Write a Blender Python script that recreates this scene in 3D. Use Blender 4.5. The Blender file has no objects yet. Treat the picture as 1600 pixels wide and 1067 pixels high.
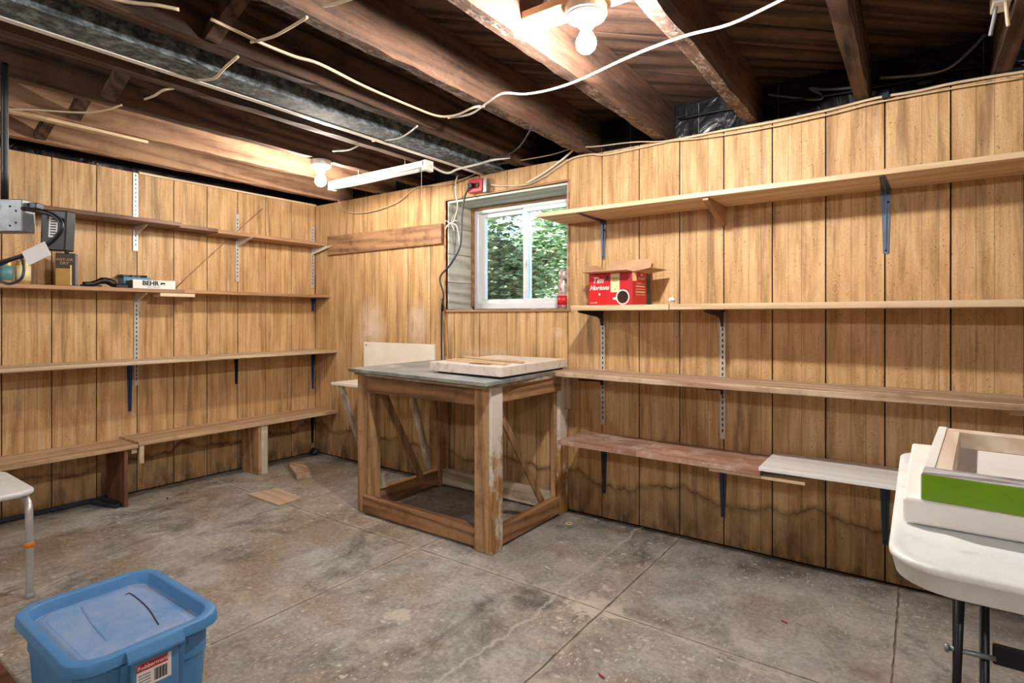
import bpy, bmesh, math, random
from mathutils import Vector, Matrix
random.seed(7)
SC = bpy.context.scene
COL = SC.collection
PI = math.pi

# ------------------------------------------------------------------ camera
CAM_Z = 1.038
FPX = 882.0                                   # focal length in pixels of a 1600 px wide frame
YAW = math.atan(1225 / FPX)
cd = bpy.data.cameras.new('camera'); cam = bpy.data.objects.new('camera', cd); COL.objects.link(cam)
cam.location = (0, 0, CAM_Z); cam.rotation_euler = (PI / 2, 0, PI / 2 - (PI / 2 - YAW))
cam.rotation_euler = (PI / 2, 0, math.atan2(math.cos(YAW), math.sin(YAW)))
cd.sensor_width = 36; cd.lens = 36 * FPX / 1600; cd.shift_y = -(533.5 - 495) / 1600
cd.clip_start = 0.02
SC.camera = cam

# ------------------------------------------------------------------ world, sun, lamps strength, exposure
w = bpy.data.worlds.new('world'); SC.world = w; w.use_nodes = True
sky = w.node_tree.nodes.new('ShaderNodeTexSky'); sky.sky_type = 'NISHITA'
sky.sun_elevation = math.radians(48); sky.sun_rotation = math.radians(200); sky.sun_disc = False
bg = w.node_tree.nodes['Background']; bg.inputs['Strength'].default_value = 0.5
w.node_tree.links.new(sky.outputs[0], bg.inputs['Color'])
sd = bpy.data.lights.new('sun', 'SUN'); sd.energy = 5.5; sd.angle = 0.02; sd.color = (1, .95, .86)
sun = bpy.data.objects.new('sun', sd); COL.objects.link(sun)
sun.rotation_euler = (math.radians(38), 0, math.radians(-20)); sun.location = (0, 2, 6)
BULB_MAIN = 880.0       # emission of the two bulbs in view
BULB_LEFT = 480.0
BULB_REAR_FILL = 490.0       # two unseen fill bulbs added behind the camera
SC.view_settings.view_transform = 'Standard'; SC.view_settings.look = 'None'
SC.view_settings.gamma = 1; SC.view_settings.use_curve_mapping = False
SC.view_settings.exposure = 1.25

# ------------------------------------------------------------------ geometry helpers
A = 3.764; B = 2.638; S = 0.2032             # left wall at x=-A, back wall at y=B, panel board width
JZ = 1.90; SUBZ = 2.10                       # joist underside, subfloor underside
_c, _s = math.cos(YAW), math.sin(YAW)

def at(px, py, z):
    """room point at height z seen at photo pixel (px, py)"""
    r = Vector((-_c, _s, 0)) + Vector((_s, _c, 0)) * ((px - 800) / FPX) - Vector((0, 0, 1)) * ((py - 495) / FPX)
    return Vector((0, 0, CAM_Z)) + r * ((z - CAM_Z) / r.z)

def onwall(px, py, off=0.02):
    r = Vector((-_c, _s, 0)) + Vector((_s, _c, 0)) * ((px - 800) / FPX) - Vector((0, 0, 1)) * ((py - 495) / FPX)
    return Vector((0, 0, CAM_Z)) + r * ((B - off) / r.y)

def bmn(): return bmesh.new()

def box(bm, x0, x1, y0, y1, z0, z1, bev=0.0, mat=None, mi=0):
    vs = [bm.verts.new(v) for v in ((x0,y0,z0),(x1,y0,z0),(x1,y1,z0),(x0,y1,z0),(x0,y0,z1),(x1,y0,z1),(x1,y1,z1),(x0,y1,z1))]
    fs = [bm.faces.new([vs[i] for i in f]) for f in ((3,2,1,0),(4,5,6,7),(0,1,5,4),(1,2,6,5),(2,3,7,6),(3,0,4,7))]
    for f in fs: f.material_index = mi
    if mat is not None:
        for v in vs: v.co = mat @ v.co
    if bev > 0:
        es = list({e for f in fs for e in f.edges})
        bmesh.ops.bevel(bm, geom=es, offset=bev, segments=1, profile=0.5, affect='EDGES')
    return bm

def prism(bm, pts, ax, v0, v1, mi=0):
    """extrude a closed 2D polygon along axis ax between v0 and v1"""
    def mk(p, v):
        return {0: (v, p[0], p[1]), 1: (p[0], v, p[1]), 2: (p[0], p[1], v)}[ax]
    a = [bm.verts.new(mk(p, v0)) for p in pts]; b = [bm.verts.new(mk(p, v1)) for p in pts]
    n = len(pts); fs = [bm.faces.new(a), bm.faces.new(b[::-1])]
    for i in range(n): fs.append(bm.faces.new((a[i], b[i], b[(i+1) % n], a[(i+1) % n])))
    for f in fs: f.material_index = mi
    bmesh.ops.recalc_face_normals(bm, faces=fs)
    return bm

def bar(bm, p0, p1, w, h, up=(0, 0, 1), bev=0.0, mi=0, w1=None, h1=None):
    """rectangular bar from p0 to p1"""
    p0 = Vector(p0); p1 = Vector(p1); d = (p1 - p0).normalized(); u = Vector(up)
    s = d.cross(u).normalized(); u = s.cross(d).normalized()
    w1 = w if w1 is None else w1; h1 = h if h1 is None else h1
    vs = []
    for p, ww, hh in ((p0, w, h), (p1, w1, h1)):
        for a, b in ((-1, -1), (1, -1), (1, 1), (-1, 1)):
            vs.append(bm.verts.new(p + s * a * ww / 2 + u * b * hh / 2))
    fs = [bm.faces.new([vs[i] for i in f]) for f in ((3,2,1,0),(4,5,6,7),(0,1,5,4),(1,2,6,5),(2,3,7,6),(3,0,4,7))]
    for f in fs: f.material_index = mi
    if bev: bmesh.ops.bevel(bm, geom=list({e for f in fs for e in f.edges}), offset=bev, segments=1, profile=.5, affect='EDGES')
    bmesh.ops.recalc_face_normals(bm, faces=[f for f in bm.faces])
    return bm

def smooth_pts(pts, n=6):
    P = [Vector(p) for p in pts]
    if len(P) < 3: return P
    Q = [P[0] * 2 - P[1]] + P + [P[-1] * 2 - P[-2]]; out = []
    for i in range(1, len(Q) - 2):
        for k in range(n):
            t = k / n
            out.append(0.5 * ((2 * Q[i]) + (Q[i+1] - Q[i-1]) * t + (2*Q[i-1] - 5*Q[i] + 4*Q[i+1] - Q[i+2]) * t*t + (3*Q[i] - Q[i-1] - 3*Q[i+1] + Q[i+2]) * t**3))
    out.append(P[-1]); return out

def tube(bm, pts, r, seg=8, n=6, flat=1.0, mi=0):
    P = smooth_pts(pts, n) if n > 1 else [Vector(p) for p in pts]
    rings = []; prev = None
    for i, p in enumerate(P):
        d = (P[min(i+1, len(P)-1)] - P[max(i-1, 0)]).normalized()
        if prev is None:
            up = Vector((0, 0, 1)) if abs(d.z) < .9 else Vector((1, 0, 0)); s = d.cross(up).normalized()
        else: s = (prev - d * prev.dot(d)).normalized()
        prev = s; u = d.cross(s)
        rr = r[min(i * (len(r) - 1) // max(len(P) - 1, 1), len(r) - 1)] if isinstance(r, (list, tuple)) else r
        rings.append([bm.verts.new(p + s * math.cos(2*PI*k/seg) * rr + u * math.sin(2*PI*k/seg) * rr * flat) for k in range(seg)])
    for a, b in zip(rings, rings[1:]):
        for k in range(seg):
            f = bm.faces.new((a[k], a[(k+1) % seg], b[(k+1) % seg], b[k])); f.smooth = True; f.material_index = mi
    for rg in (rings[0][::-1], rings[-1]):
        f = bm.faces.new(rg); f.material_index = mi
    return bm

def lathe(bm, prof, seg=20, cx=0, cy=0, mi=0, smooth=True, M=None):
    """prof: (radius, z) from bottom to top"""
    rings = []
    for r, z in prof:
        if r < 1e-6: rings.append([bm.verts.new((cx, cy, z))])
        else: rings.append([bm.verts.new((cx + r*math.cos(2*PI*k/seg), cy + r*math.sin(2*PI*k/seg), z)) for k in range(seg)])
    for a, b in zip(rings, rings[1:]):
        for k in range(seg):
            k2 = (k + 1) % seg
            if len(a) == 1 and len(b) == 1: continue
            if len(a) == 1: f = bm.faces.new((a[0], b[k2], b[k]))
            elif len(b) == 1: f = bm.faces.new((a[k], a[k2], b[0]))
            else: f = bm.faces.new((a[k], a[k2], b[k2], b[k]))
            f.smooth = smooth; f.material_index = mi
    if len(rings[0]) > 1: bm.faces.new(rings[0][::-1]).material_index = mi
    if len(rings[-1]) > 1: bm.faces.new(rings[-1]).material_index = mi
    if M is not None:
        for rg in rings:
            for v in rg: v.co = M @ v.co
    return bm

def rough_beam(bm, x0, x1, y0, y1, z0, z1, axis='y', n=24, jit=0.003, seed=0):
    """old sawn timber: ring sections with slightly uneven edges"""
    rd = random.Random(seed); rings = []
    for i in range(n + 1):
        t = i / n
        if axis == 'y':
            y = y0 + (y1 - y0) * t; c = [(x0, y, z0), (x1, y, z0), (x1, y, z1), (x0, y, z1)]
        else:
            x = x0 + (x1 - x0) * t; c = [(x, y0, z0), (x, y1, z0), (x, y1, z1), (x, y0, z1)]
        ring = []
        for k, p in enumerate(c):
            v = Vector(p)
            v += Vector((rd.uniform(-jit, jit), rd.uniform(-jit, jit), rd.uniform(-jit, jit) * (1.2 if k < 2 else 0)))
            ring.append(bm.verts.new(v))
        rings.append(ring)
    for a, b in zip(rings, rings[1:]):
        for k in range(4): bm.faces.new((a[k], a[(k+1) % 4], b[(k+1) % 4], b[k]))
    bm.faces.new(rings[0][::-1]); bm.faces.new(rings[-1])
    bmesh.ops.recalc_face_normals(bm, faces=bm.faces[:])
    return bm

def rrect(x0, x1, y0, y1, r, n=5):
    pts = []
    for cx, cy, a0 in ((x1-r, y0+r, -90), (x1-r, y1-r, 0), (x0+r, y1-r, 90), (x0+r, y0+r, 180)):
        for k in range(n + 1):
            a = math.radians(a0 + 90 * k / n); pts.append((cx + r*math.cos(a), cy + r*math.sin(a)))
    return pts

def loft(bm, loops, cap0=True, cap1=True, smooth=False, mi=0):
    R = [[bm.verts.new(p) for p in L] for L in loops]; n = len(R[0])
    for a, b in zip(R, R[1:]):
        for k in range(n):
            f = bm.faces.new((a[k], a[(k+1) % n], b[(k+1) % n], b[k])); f.smooth = smooth; f.material_index = mi
    if cap0: bm.faces.new(R[0][::-1]).material_index = mi
    if cap1: bm.faces.new(R[-1]).material_index = mi
    return bm

# ------------------------------------------------------------------ object helpers
def obj(name, bm, mats, parent=None, origin=None):
    me = bpy.data.meshes.new(name)
    org = Vector(origin) if origin is not None else (parent.matrix_world.translation.copy() if parent is not None else Vector())
    if parent is not None: org = Vector(parent['_o'])
    for v in bm.verts: v.co -= org
    bm.to_mesh(me); bm.free()
    for m in (mats if isinstance(mats, (list, tuple)) else [mats]): me.materials.append(m)
    o = bpy.data.objects.new(name, me); COL.objects.link(o)
    if parent is not None: o.parent = parent; o['_o'] = list(org)
    else: o.location = org; o['_o'] = list(org)
    return o

def thing(name, label, cat, loc, group=None):
    o = bpy.data.objects.new(name, None); COL.objects.link(o); o.location = loc; o['_o'] = list(loc)
    o.empty_display_size = .05
    o['label'] = label; o['category'] = cat
    if group: o['group'] = group
    return o

def tag(o, label, cat, group=None):
    o['label'] = label; o['category'] = cat
    if group: o['group'] = group
    return o

def single(name, bm, m, label, cat, group=None):
    c = Vector(); lo = min(v.co.z for v in bm.verts)
    for v in bm.verts: c += v.co
    c /= len(bm.verts); c.z = lo
    return tag(obj(name, bm, m, origin=c), label, cat, group)

def struct(name, bm, m):
    o = obj(name, bm, m, origin=(0, 0, 0)); o['kind'] = 'structure'; return o

def text_part(name, body, m, parent, M, size, shear=0.0, bold=0.0, ext=0.0006, space=1.0):
    cu = bpy.data.curves.new('lettering', 'FONT'); cu.body = body; cu.size = size; cu.shear = shear
    cu.offset = bold; cu.extrude = ext; cu.align_x = 'CENTER'; cu.align_y = 'CENTER'; cu.resolution_u = 3; cu.space_character = space
    to = bpy.data.objects.new('lettering', cu); COL.objects.link(to)
    dg = bpy.context.evaluated_depsgraph_get(); dg.update()
    me = bpy.data.meshes.new_from_object(to.evaluated_get(dg))
    bpy.data.objects.remove(to)
    me.transform(M); me.transform(Matrix.Translation(-Vector(parent['_o'])))
    me.materials.clear(); me.materials.append(m)
    o = bpy.data.objects.new(name, me); COL.objects.link(o); o.parent = parent; o['_o'] = parent['_o']
    return o

def face_matrix(origin, right, up):
    r = Vector(right).normalized(); u = Vector(up).normalized(); n = r.cross(u)
    M = Matrix(((r.x, u.x, n.x, origin[0]), (r.y, u.y, n.y, origin[1]), (r.z, u.z, n.z, origin[2]), (0, 0, 0, 1)))
    return M

# ------------------------------------------------------------------ materials
def srgb(h):
    if isinstance(h, str): h = tuple(int(h[i:i+2], 16) / 255 for i in (0, 2, 4))
    return tuple(((c / 12.92) if c <= .04045 else ((c + .055) / 1.055) ** 2.4) for c in h) + (1,)

class G:
    def __init__(s, name, rough=.6, metal=0.0, spec=.5):
        s.m = bpy.data.materials.new(name); s.m.use_nodes = True; s.nt = s.m.node_tree
        s.b = s.nt.nodes['Principled BSDF']; s.b.inputs['Roughness'].default_value = rough
        s.b.inputs['Metallic'].default_value = metal; s.b.inputs['Specular IOR Level'].default_value = spec
    def n(s, t): return s.nt.nodes.new(t)
    def put(s, sock, v):
        if isinstance(v, bpy.types.NodeSocket): s.nt.links.new(v, sock)
        else:
            try: sock.default_value = v
            except Exception: sock.default_value = tuple(v)[:3]
    def pos(s): return s.n('ShaderNodeNewGeometry').outputs['Position']
    def oc(s):
        t = s.n('ShaderNodeTexCoord').outputs['Object']; oi = s.n('ShaderNodeObjectInfo')
        a = s.n('ShaderNodeVectorMath'); a.operation = 'MULTIPLY_ADD'
        s.nt.links.new(oi.outputs['Random'], a.inputs[0]); a.inputs[1].default_value = (7.3, 5.1, 9.7); s.nt.links.new(t, a.inputs[2])
        return a.outputs[0]
    def mp(s, v, sc=(1, 1, 1), loc=(0, 0, 0), rot=(0, 0, 0)):
        m = s.n('ShaderNodeMapping'); s.put(m.inputs['Vector'], v); m.inputs['Scale'].default_value = sc
        m.inputs['Location'].default_value = loc; m.inputs['Rotation'].default_value = rot; return m.outputs[0]
    def noise(s, v, sc=5, det=4, rough=.55, dist=0.0, col=False):
        t = s.n('ShaderNodeTexNoise'); s.put(t.inputs['Vector'], v); t.inputs['Scale'].default_value = sc
        t.inputs['Detail'].default_value = det; t.inputs['Roughness'].default_value = rough; t.inputs['Distortion'].default_value = dist
        return t.outputs['Color' if col else 'Fac']
    def vor(s, v, sc=5, feat='F1', rnd=1.0, out='Distance'):
        t = s.n('ShaderNodeTexVoronoi'); s.put(t.inputs['Vector'], v); t.inputs['Scale'].default_value = sc; t.feature = feat
        t.inputs['Randomness'].default_value = rnd; return t.outputs[out]
    def wave(s, v, sc=5, dist=3, det=2, dsc=1.0, kind='BANDS', dirn='X'):
        t = s.n('ShaderNodeTexWave'); s.put(t.inputs['Vector'], v); t.inputs['Scale'].default_value = sc; t.wave_type = kind
        if kind == 'BANDS': t.bands_direction = dirn
        else: t.rings_direction = dirn
        t.inputs['Distortion'].default_value = dist; t.inputs['Detail'].default_value = det; t.inputs['Detail Scale'].default_value = dsc
        return t.outputs['Fac']
    def ramp(s, f, st, interp='LINEAR'):
        t = s.n('ShaderNodeValToRGB'); s.put(t.inputs[0], f); cr = t.color_ramp; cr.interpolation = interp
        while len(cr.elements) < len(st): cr.elements.new(.5)
        for e, (p, c) in zip(cr.elements, st):
            e.position = p; e.color = c if isinstance(c, tuple) and len(c) == 4 else (c, c, c, 1) if not isinstance(c, str) else srgb(c)
        return t.outputs[0]
    def mix(s, f, a, b, mode='MIX'):
        t = s.n('ShaderNodeMix'); t.data_type = 'RGBA'; t.blend_type = mode
        s.put(t.inputs[0], f); s.put(t.inputs[6], a); s.put(t.inputs[7], b); return t.outputs[2]
    def ma(s, op, a, b=0.0, c=0.0, clamp=False):
        t = s.n('ShaderNodeMath'); t.operation = op; t.use_clamp = clamp
        s.put(t.inputs[0], a); s.put(t.inputs[1], b); s.put(t.inputs[2], c); return t.outputs[0]
    def sep(s, v):
        t = s.n('ShaderNodeSeparateXYZ'); s.put(t.inputs[0], v); return t.outputs
    def comb(s, x, y, z):
        t = s.n('ShaderNodeCombineXYZ'); s.put(t.inputs[0], x); s.put(t.inputs[1], y); s.put(t.inputs[2], z); return t.outputs[0]
    def bump(s, h, st=.3, d=.002):
        t = s.n('ShaderNodeBump'); s.put(t.inputs['Height'], h); t.inputs['Strength'].default_value = st; t.inputs['Distance'].default_value = d
        s.nt.links.new(t.outputs[0], s.b.inputs['Normal'])
    def col(s, c): s.put(s.b.inputs['Base Color'], c); return s
    def rough(s, c): s.put(s.b.inputs['Roughness'], c); return s

def plain(name, c, rough=.5, metal=0.0, var=.06, spec=.5):
    g = G(name, rough, metal, spec); o = g.oc(); c = srgb(c) if isinstance(c, str) else c
    d = tuple(x * (1 - 3*var) for x in c[:3]) + (1,); h = tuple(min(1, x * (1 + var)) for x in c[:3]) + (1,)
    g.col(g.ramp(g.noise(o, 14, 5), [(.3, d), (.65, h)])); g.bump(g.noise(o, 180, 2), .08, .001)
    return g.m

def wood(name, light, dark, axis='X', rough=.6, fine=1.0, knots=.0, dirt=None, dirt_amt=.4, dirt_scale=4, bump=.25, spec=.35):
    """timber with grain along the axis; light/dark are hex colours"""
    g = G(name, rough, 0, spec); o = g.oc()
    def soft(h):
        r = srgb(h); l = .3*r[0] + .55*r[1] + .15*r[2]; return tuple(q + (l - q) * .22 for q in r[:3]) + (1,)
    light = soft(light); dark = soft(dark)
    k = {'X': (.07, 1, 1), 'Y': (1, .07, 1), 'Z': (1, 1, .07)}[axis]
    v = g.mp(o, k)
    warp = g.noise(g.mp(o, tuple(q * 1.6 for q in k)), 6, 3, .5, col=True)
    vv = g.n('ShaderNodeVectorMath'); vv.operation = 'MULTIPLY_ADD'; g.put(vv.inputs[0], warp); vv.inputs[1].default_value = (.05, .05, .05); g.put(vv.inputs[2], v)
    gr = g.noise(vv.outputs[0], 70 * fine, 5, .6, .6); ring = g.wave(vv.outputs[0], 9 * fine, 7, 3, 1.2, 'BANDS', 'DIAGONAL')
    f = g.ma('ADD', g.ma('MULTIPLY', gr, .62), g.ma('MULTIPLY', ring, .38))
    mid = tuple(a * .6 + b * .4 for a, b in zip(light, dark))
    c = g.ramp(f, [(.25, dark), (.45, mid), (.68, light)])
    tone = g.noise(o, 2.2, 3); c = g.mix(g.ramp(tone, [(.35, .0), (.75, .28)]), c, dark)
    if knots > 0:
        kv = g.vor(g.mp(o, tuple(.35 if q < 1 else 1 for q in k)), 5.5, 'F1', 1.0)
        c = g.mix(g.ramp(kv, [(.03, knots), (.09 , 0)]), c, srgb('4a2c16'))
    if dirt:
        dn = g.noise(o, dirt_scale * 2.2, 8, .7, .2); c = g.mix(g.ramp(dn, [(.50, 0), (.68, dirt_amt)]), c, srgb(dirt))
    g.col(c); g.bump(f, bump, .002)
    return g.m

def board_wall(name):
    """printed wood panelling: vertical grain, cathedral figure, specks, old flood line near the floor"""
    g = G(name, .55, 0, .3); p = g.pos(); x, y, z = g.sep(p)
    u = g.ma('ADD', x, g.ma('MULTIPLY', y, -1)); U = g.comb(u, 0, z)
    idx = g.ma('FLOOR', g.ma('DIVIDE', g.ma('ADD', u, A + B), S))
    U2 = g.comb(g.ma('ADD', u, g.ma('MULTIPLY', idx, 3.7)), idx, z)
    warp = g.noise(g.mp(U2, (3.2, 1, 1.3)), 2.2, 3, .5, 1.2)
    grain = g.noise(g.mp(U2, (1, 1, .045)), 95, 6, .62)
    fig = g.wave(g.comb(g.ma('ADD', g.ma('MULTIPLY', u, 1.0), g.ma('MULTIPLY', warp, .42)), idx, g.ma('MULTIPLY', z, .04)), 19, 1.5, 2, 2)
    streak = g.noise(g.mp(U2, (1, 1, .10)), 22, 4, .5)
    f = g.ma('ADD', g.ma('ADD', g.ma('MULTIPLY', grain, .38), g.ma('MULTIPLY', fig, .035)), g.ma('MULTIPLY', streak, .585))
    c = g.ramp(f, [(.32, '8c6c48'), (.42, 'b08b5e'), (.52, 'c7a274'), (.68, 'd9ba8f')])
    dst = g.noise(g.mp(U2, (1, 1, .075), (5, 0, 2)), 17, 5, .62, .3); c = g.mix(g.ramp(dst, [(.54, 0), (.66, .62)]), c, srgb('75563a'))
    sw = g.noise(g.mp(U2, (1, 1, .35), (1, 0, 7)), 5, 5, .6, 1.6); c = g.mix(g.ramp(sw, [(.56, 0), (.70, .35)]), c, srgb('86633c'))
    # pores and specks
    sp = g.noise(g.mp(U, (1, 1, .55)), 330, 2, .6); c = g.mix(g.ramp(sp, [(.58, 0), (.68, .6)]), c, srgb('6b4522'))
    sp2 = g.vor(g.mp(U, (1, 1, .6)), 48); c = g.mix(g.ramp(sp2, [(.06, .7), (.12, 0)]), c, srgb('4d3018'))
    # knots
    kn = g.vor(g.mp(U2, (1.0, 1, .55)), 2.6); knr = g.wave(g.comb(g.ma('MULTIPLY', kn, 1), 0, 0), 42, 1.5, 2, 3)
    c = g.mix(g.ma('MULTIPLY', g.ramp(kn, [(.05, .55), (.20, 0)]), knr), c, srgb('744a24'))
    # shallow extra score lines inside a board
    fr = g.ma('FRACT', g.ma('DIVIDE', g.ma('ADD', u, A + B), S)); off = g.ma('MULTIPLY', g.ma('FRACT', g.ma('MULTIPLY', idx, .377)), .35)
    for q in (.30, .55):
        d = g.ma('ABSOLUTE', g.ma('SUBTRACT', fr, g.ma('ADD', off, q)))
        c = g.mix(g.ramp(d, [(.004, .45), (.012, 0)]), c, srgb('5f3f20'))
    # flood line
    ln = g.noise(g.comb(u, 0, 0), 3.2, 4, .6, 0); h = g.ma('ADD', .20, g.ma('MULTIPLY', g.ma('SUBTRACT', ln, .5), .34))
    d = g.ma('SUBTRACT', z, h); ad = g.ma('ABSOLUTE', d)
    brk = g.noise(g.mp(U, (1, 1, 2)), 9, 3)
    c = g.mix(g.ma('MULTIPLY', g.ramp(ad, [(.002, .95), (.007, .45), (.028, 0)]), g.ramp(brk, [(.3, .3), (.6, 1)])), c, srgb('4e3013'))
    below = g.ramp(d, [(0, 1), (.02, 0)]); c = g.mix(g.ma('MULTIPLY', below, .34), c, srgb('8b6a48'))
    mold = g.noise(g.mp(U, (1, 1, .4)), 16, 5, .6)
    low = g.ramp(z, [(.0, 1), (.22, .0)]); c = g.mix(g.ma('MULTIPLY', g.ma('MULTIPLY', low, g.ramp(mold, [(.42, 0), (.62, 1)])), .75), c, srgb('352a20'))
    # whitish salt bloom behind the bench
    for (cx, cz, rx, rz, amt) in ((-3.12, .96, .18, .24, .95), (-2.66, .98, .11, .19, .9), (-1.60, .955, .05, .035, .6), (-2.10, .83, .30, .05, .35)):
        e = g.ma('SQRT', g.ma('ADD', g.ma('POWER', g.ma('DIVIDE', g.ma('ADD', x, -cx), rx), 2), g.ma('POWER', g.ma('DIVIDE', g.ma('ADD', z, -cz), rz), 2)))
        onb = g.ma('GREATER_THAN', y, B - .1)
        k = g.ma('MULTIPLY', g.ma('MULTIPLY', g.ramp(e, [(.2, amt), (1, 0)]), g.ramp(g.noise(U, 11, 5), [(.36, .3), (.55, 1)])), onb)
        c = g.mix(k, c, srgb('d8c3ae'))
    g.col(c); g.bump(f, .15, .001); return g.m

def concrete(name):
    g = G(name, .62, 0, .4); p = g.pos(); x, y, z = g.sep(p)
    big = g.noise(p, 1.1, 6, .6, .5); mid = g.noise(p, 6, 8, .68, .8); fine = g.noise(p, 60, 6, .7)
    c = g.ramp(g.ma('ADD', g.ma('MULTIPLY', mid, .55), g.ma('MULTIPLY', fine, .45)), [(.36, '868581'), (.5, 'aba9a5'), (.63, 'c9c7c2')])
    # brown staining, mainly away from the right hand side
    side = g.ramp(g.ma('ADD', x, g.ma('MULTIPLY', big, 1.3)), [(-.0, 1), (.01, 1)])
    m = g.ma('MULTIPLY', g.ramp(g.ma('DIVIDE', g.ma('ADD', x, 3.8), 4), [(.45, 1), (.95, .25)]), g.ramp(g.noise(p, 1.9, 6, .62, .6), [(.38, 0), (.58, .9)]))
    c = g.mix(m, c, g.ramp(fine, [(.35, '7a6d5c'), (.65, 'a8967f')]))
    rd = g.noise(g.mp(p, (1, 1.4, 1), (3, 1, 0)), 3.1, 6, .65, .4); c = g.mix(g.ramp(rd, [(.56, 0), (.70, .5)]), c, srgb('8f6e55'))
    dk = g.noise(g.mp(p, (1.6, 1, 1), (8, 4, 0)), 2.4, 8, .72, .6); c = g.mix(g.ramp(dk, [(.50, 0), (.66, .75)]), c, srgb('45423c'))
    pale = g.noise(g.mp(p, (1, 1, 1), (1, 9, 0)), 4.2, 8, .7, .5); c = g.mix(g.ramp(pale, [(.54, 0), (.68, .75)]), c, srgb('bdb6aa'))
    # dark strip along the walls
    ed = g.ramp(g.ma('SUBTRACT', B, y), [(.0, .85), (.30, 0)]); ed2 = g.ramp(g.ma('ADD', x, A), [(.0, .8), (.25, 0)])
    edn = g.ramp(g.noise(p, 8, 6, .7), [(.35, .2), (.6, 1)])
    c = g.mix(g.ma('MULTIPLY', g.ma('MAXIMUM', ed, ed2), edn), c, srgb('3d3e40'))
    # paint drips and plaster crumbs, a few streaked
    for sc, st, th, amt in ((13, (1, 1.6, 1), .13, .9), (24, (2.8, 1, 1), .17, .9), (55, (1.3, 1, 1), .16, .8)):
        vv = g.mp(p, st, (0, 0, 0), (0, 0, .7)); d = g.vor(vv, sc); cr = g.vor(vv, sc, out='Color')
        r1 = g.sep(cr)[0]; keep = g.ramp(r1, [(.52, 0), (.56, 1)]); d = g.ma('ADD', d, g.ma('MULTIPLY', g.ma('SUBTRACT', fine, .5), .35))
        dens = g.ramp(g.noise(p, 1.6, 3), [(.38, .1), (.58, 1)])
        k = g.ma('MULTIPLY', g.ma('MULTIPLY', g.ramp(d, [(th, amt), (th + .06, 0)]), keep), dens); c = g.mix(k, c, srgb('cfc9bd'))
    # scratches
    sc = g.noise(g.mp(p, (1, 24, 1), (0, 0, 0), (0, 0, .6)), 6, 3, .6); c = g.mix(g.ramp(sc, [(.66, 0), (.70, .4)]), c, srgb('c4beb4'))
    # crumbling repair at the slab corner (-.92, 1.83) and one patch
    wn = g.noise(p, 17, 5, .7)
    for cx, cy, r in ((-.95, 1.82, .17), (-1.47, 1.37, .075), (-2.42, 1.02, .05)):
        e = g.ma('SQRT', g.ma('ADD', g.ma('POWER', g.ma('ADD', x, -cx), 2), g.ma('POWER', g.ma('ADD', y, -cy), 2)))
        e = g.ma('ADD', g.ma('DIVIDE', e, r), g.ma('MULTIPLY', g.ma('SUBTRACT', wn, .5), 3.2)); c = g.mix(g.ramp(e, [(.35, .9), (.6, 0)]), c, srgb('cdc3b5'))
    # hairline cracks
    wx = g.ma('MULTIPLY', g.ma('SUBTRACT', g.noise(p, 5, 6, .7), .5), .16)
    for nx, ny, cc, lo, hi in ((.05, 1, 1.76, -.9, .4), (1, 0, -1.1, -1.2, -.9)):
        ln = math.hypot(nx, ny); dd = g.ma('ABSOLUTE', g.ma('ADD', g.ma('SUBTRACT', g.ma('ADD', g.ma('MULTIPLY', x, nx / ln), g.ma('MULTIPLY', y, ny / ln)), cc), wx))
        msk = g.ma('MULTIPLY', g.ma('GREATER_THAN', x, lo), g.ma('LESS_THAN', x, hi))
        c = g.mix(g.ma('MULTIPLY', g.ramp(dd, [(.002, .7), (.009, 0)]), msk), c, srgb('c9c0b4'))
    # dusty edges at the joints
    for j, ax in ((-.905, x), (-1.82, x), (-2.82, x), (-.06, x), (1.808, y)):
        d = g.ma('ABSOLUTE', g.ma('SUBTRACT', ax, j)); nn = g.ramp(g.noise(p, 14, 6, .7), [(.42, 0), (.6, 1)])
        c = g.mix(g.ma('MULTIPLY', g.ramp(d, [(.004, .75), (.028, 0)]), nn), c, srgb('c2b8aa'))
    g.col(c); g.bump(g.ma('ADD', mid, g.ma('MULTIPLY', fine, .4)), .35, .004)
    g.rough(g.ramp(mid, [(.3, .5), (.7, .8)])); return g.m

M = {}
M['panel'] = board_wall('wood_panelling')
M['back'] = plain('dark_backing', '160f09', .95)
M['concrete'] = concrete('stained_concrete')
M['joint'] = plain('joint_filler', '8f877b', .95, var=.2)
M['joist'] = wood('old_joist', '71503a', '2f1f17', 'Y', .8, 1.0, .3, '2a1c16', .6, 3, .5)
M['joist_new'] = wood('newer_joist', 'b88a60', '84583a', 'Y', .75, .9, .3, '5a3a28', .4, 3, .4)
M['joist_end'] = wood('old_bridging', '664634', '2f1f18', 'Z', .8, 1.0, .2, '2a1c16', .4)
M['subfloor'] = wood('subfloor_board', '6e4c38', '2c1c15', 'X', .85, .8, .5, '20150f', .5, 3, .5)
M['pine'] = wood('pine_shelf', 'dfbd90', 'c19a66', 'X', .55, .9, .8)
M['pine_y'] = wood('pine_cleat', 'e2c69a', 'c6a272', 'Y', .55, .9, .4)
M['pine_z'] = wood('pine_upright', 'dcc09a', 'bd9868', 'Z', .6, .9, .4, '8a6a48', .4)
M['old_x'] = wood('weathered_plank_x', 'cfae8a', '9d7652', 'X', .7, .9, .3, '6f543e', .5)
M['old_y'] = wood('weathered_plank_y', 'd4ab7c', 'a67c4e', 'Y', .65, .9, .3, '6f543e', .35)
M['oak_y'] = wood('tan_shelf_y', 'bd8a58', '94663c', 'Y', .5, .9, .2)
M['beige_y'] = wood('beige_shelf_y', 'd6bb96', 'b5946a', 'Y', .5, .8, .1)
M['brown_y'] = wood('dark_brown_shelf_y', '7a4328', '4a2415', 'Y', .45, .9, .1)
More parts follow.
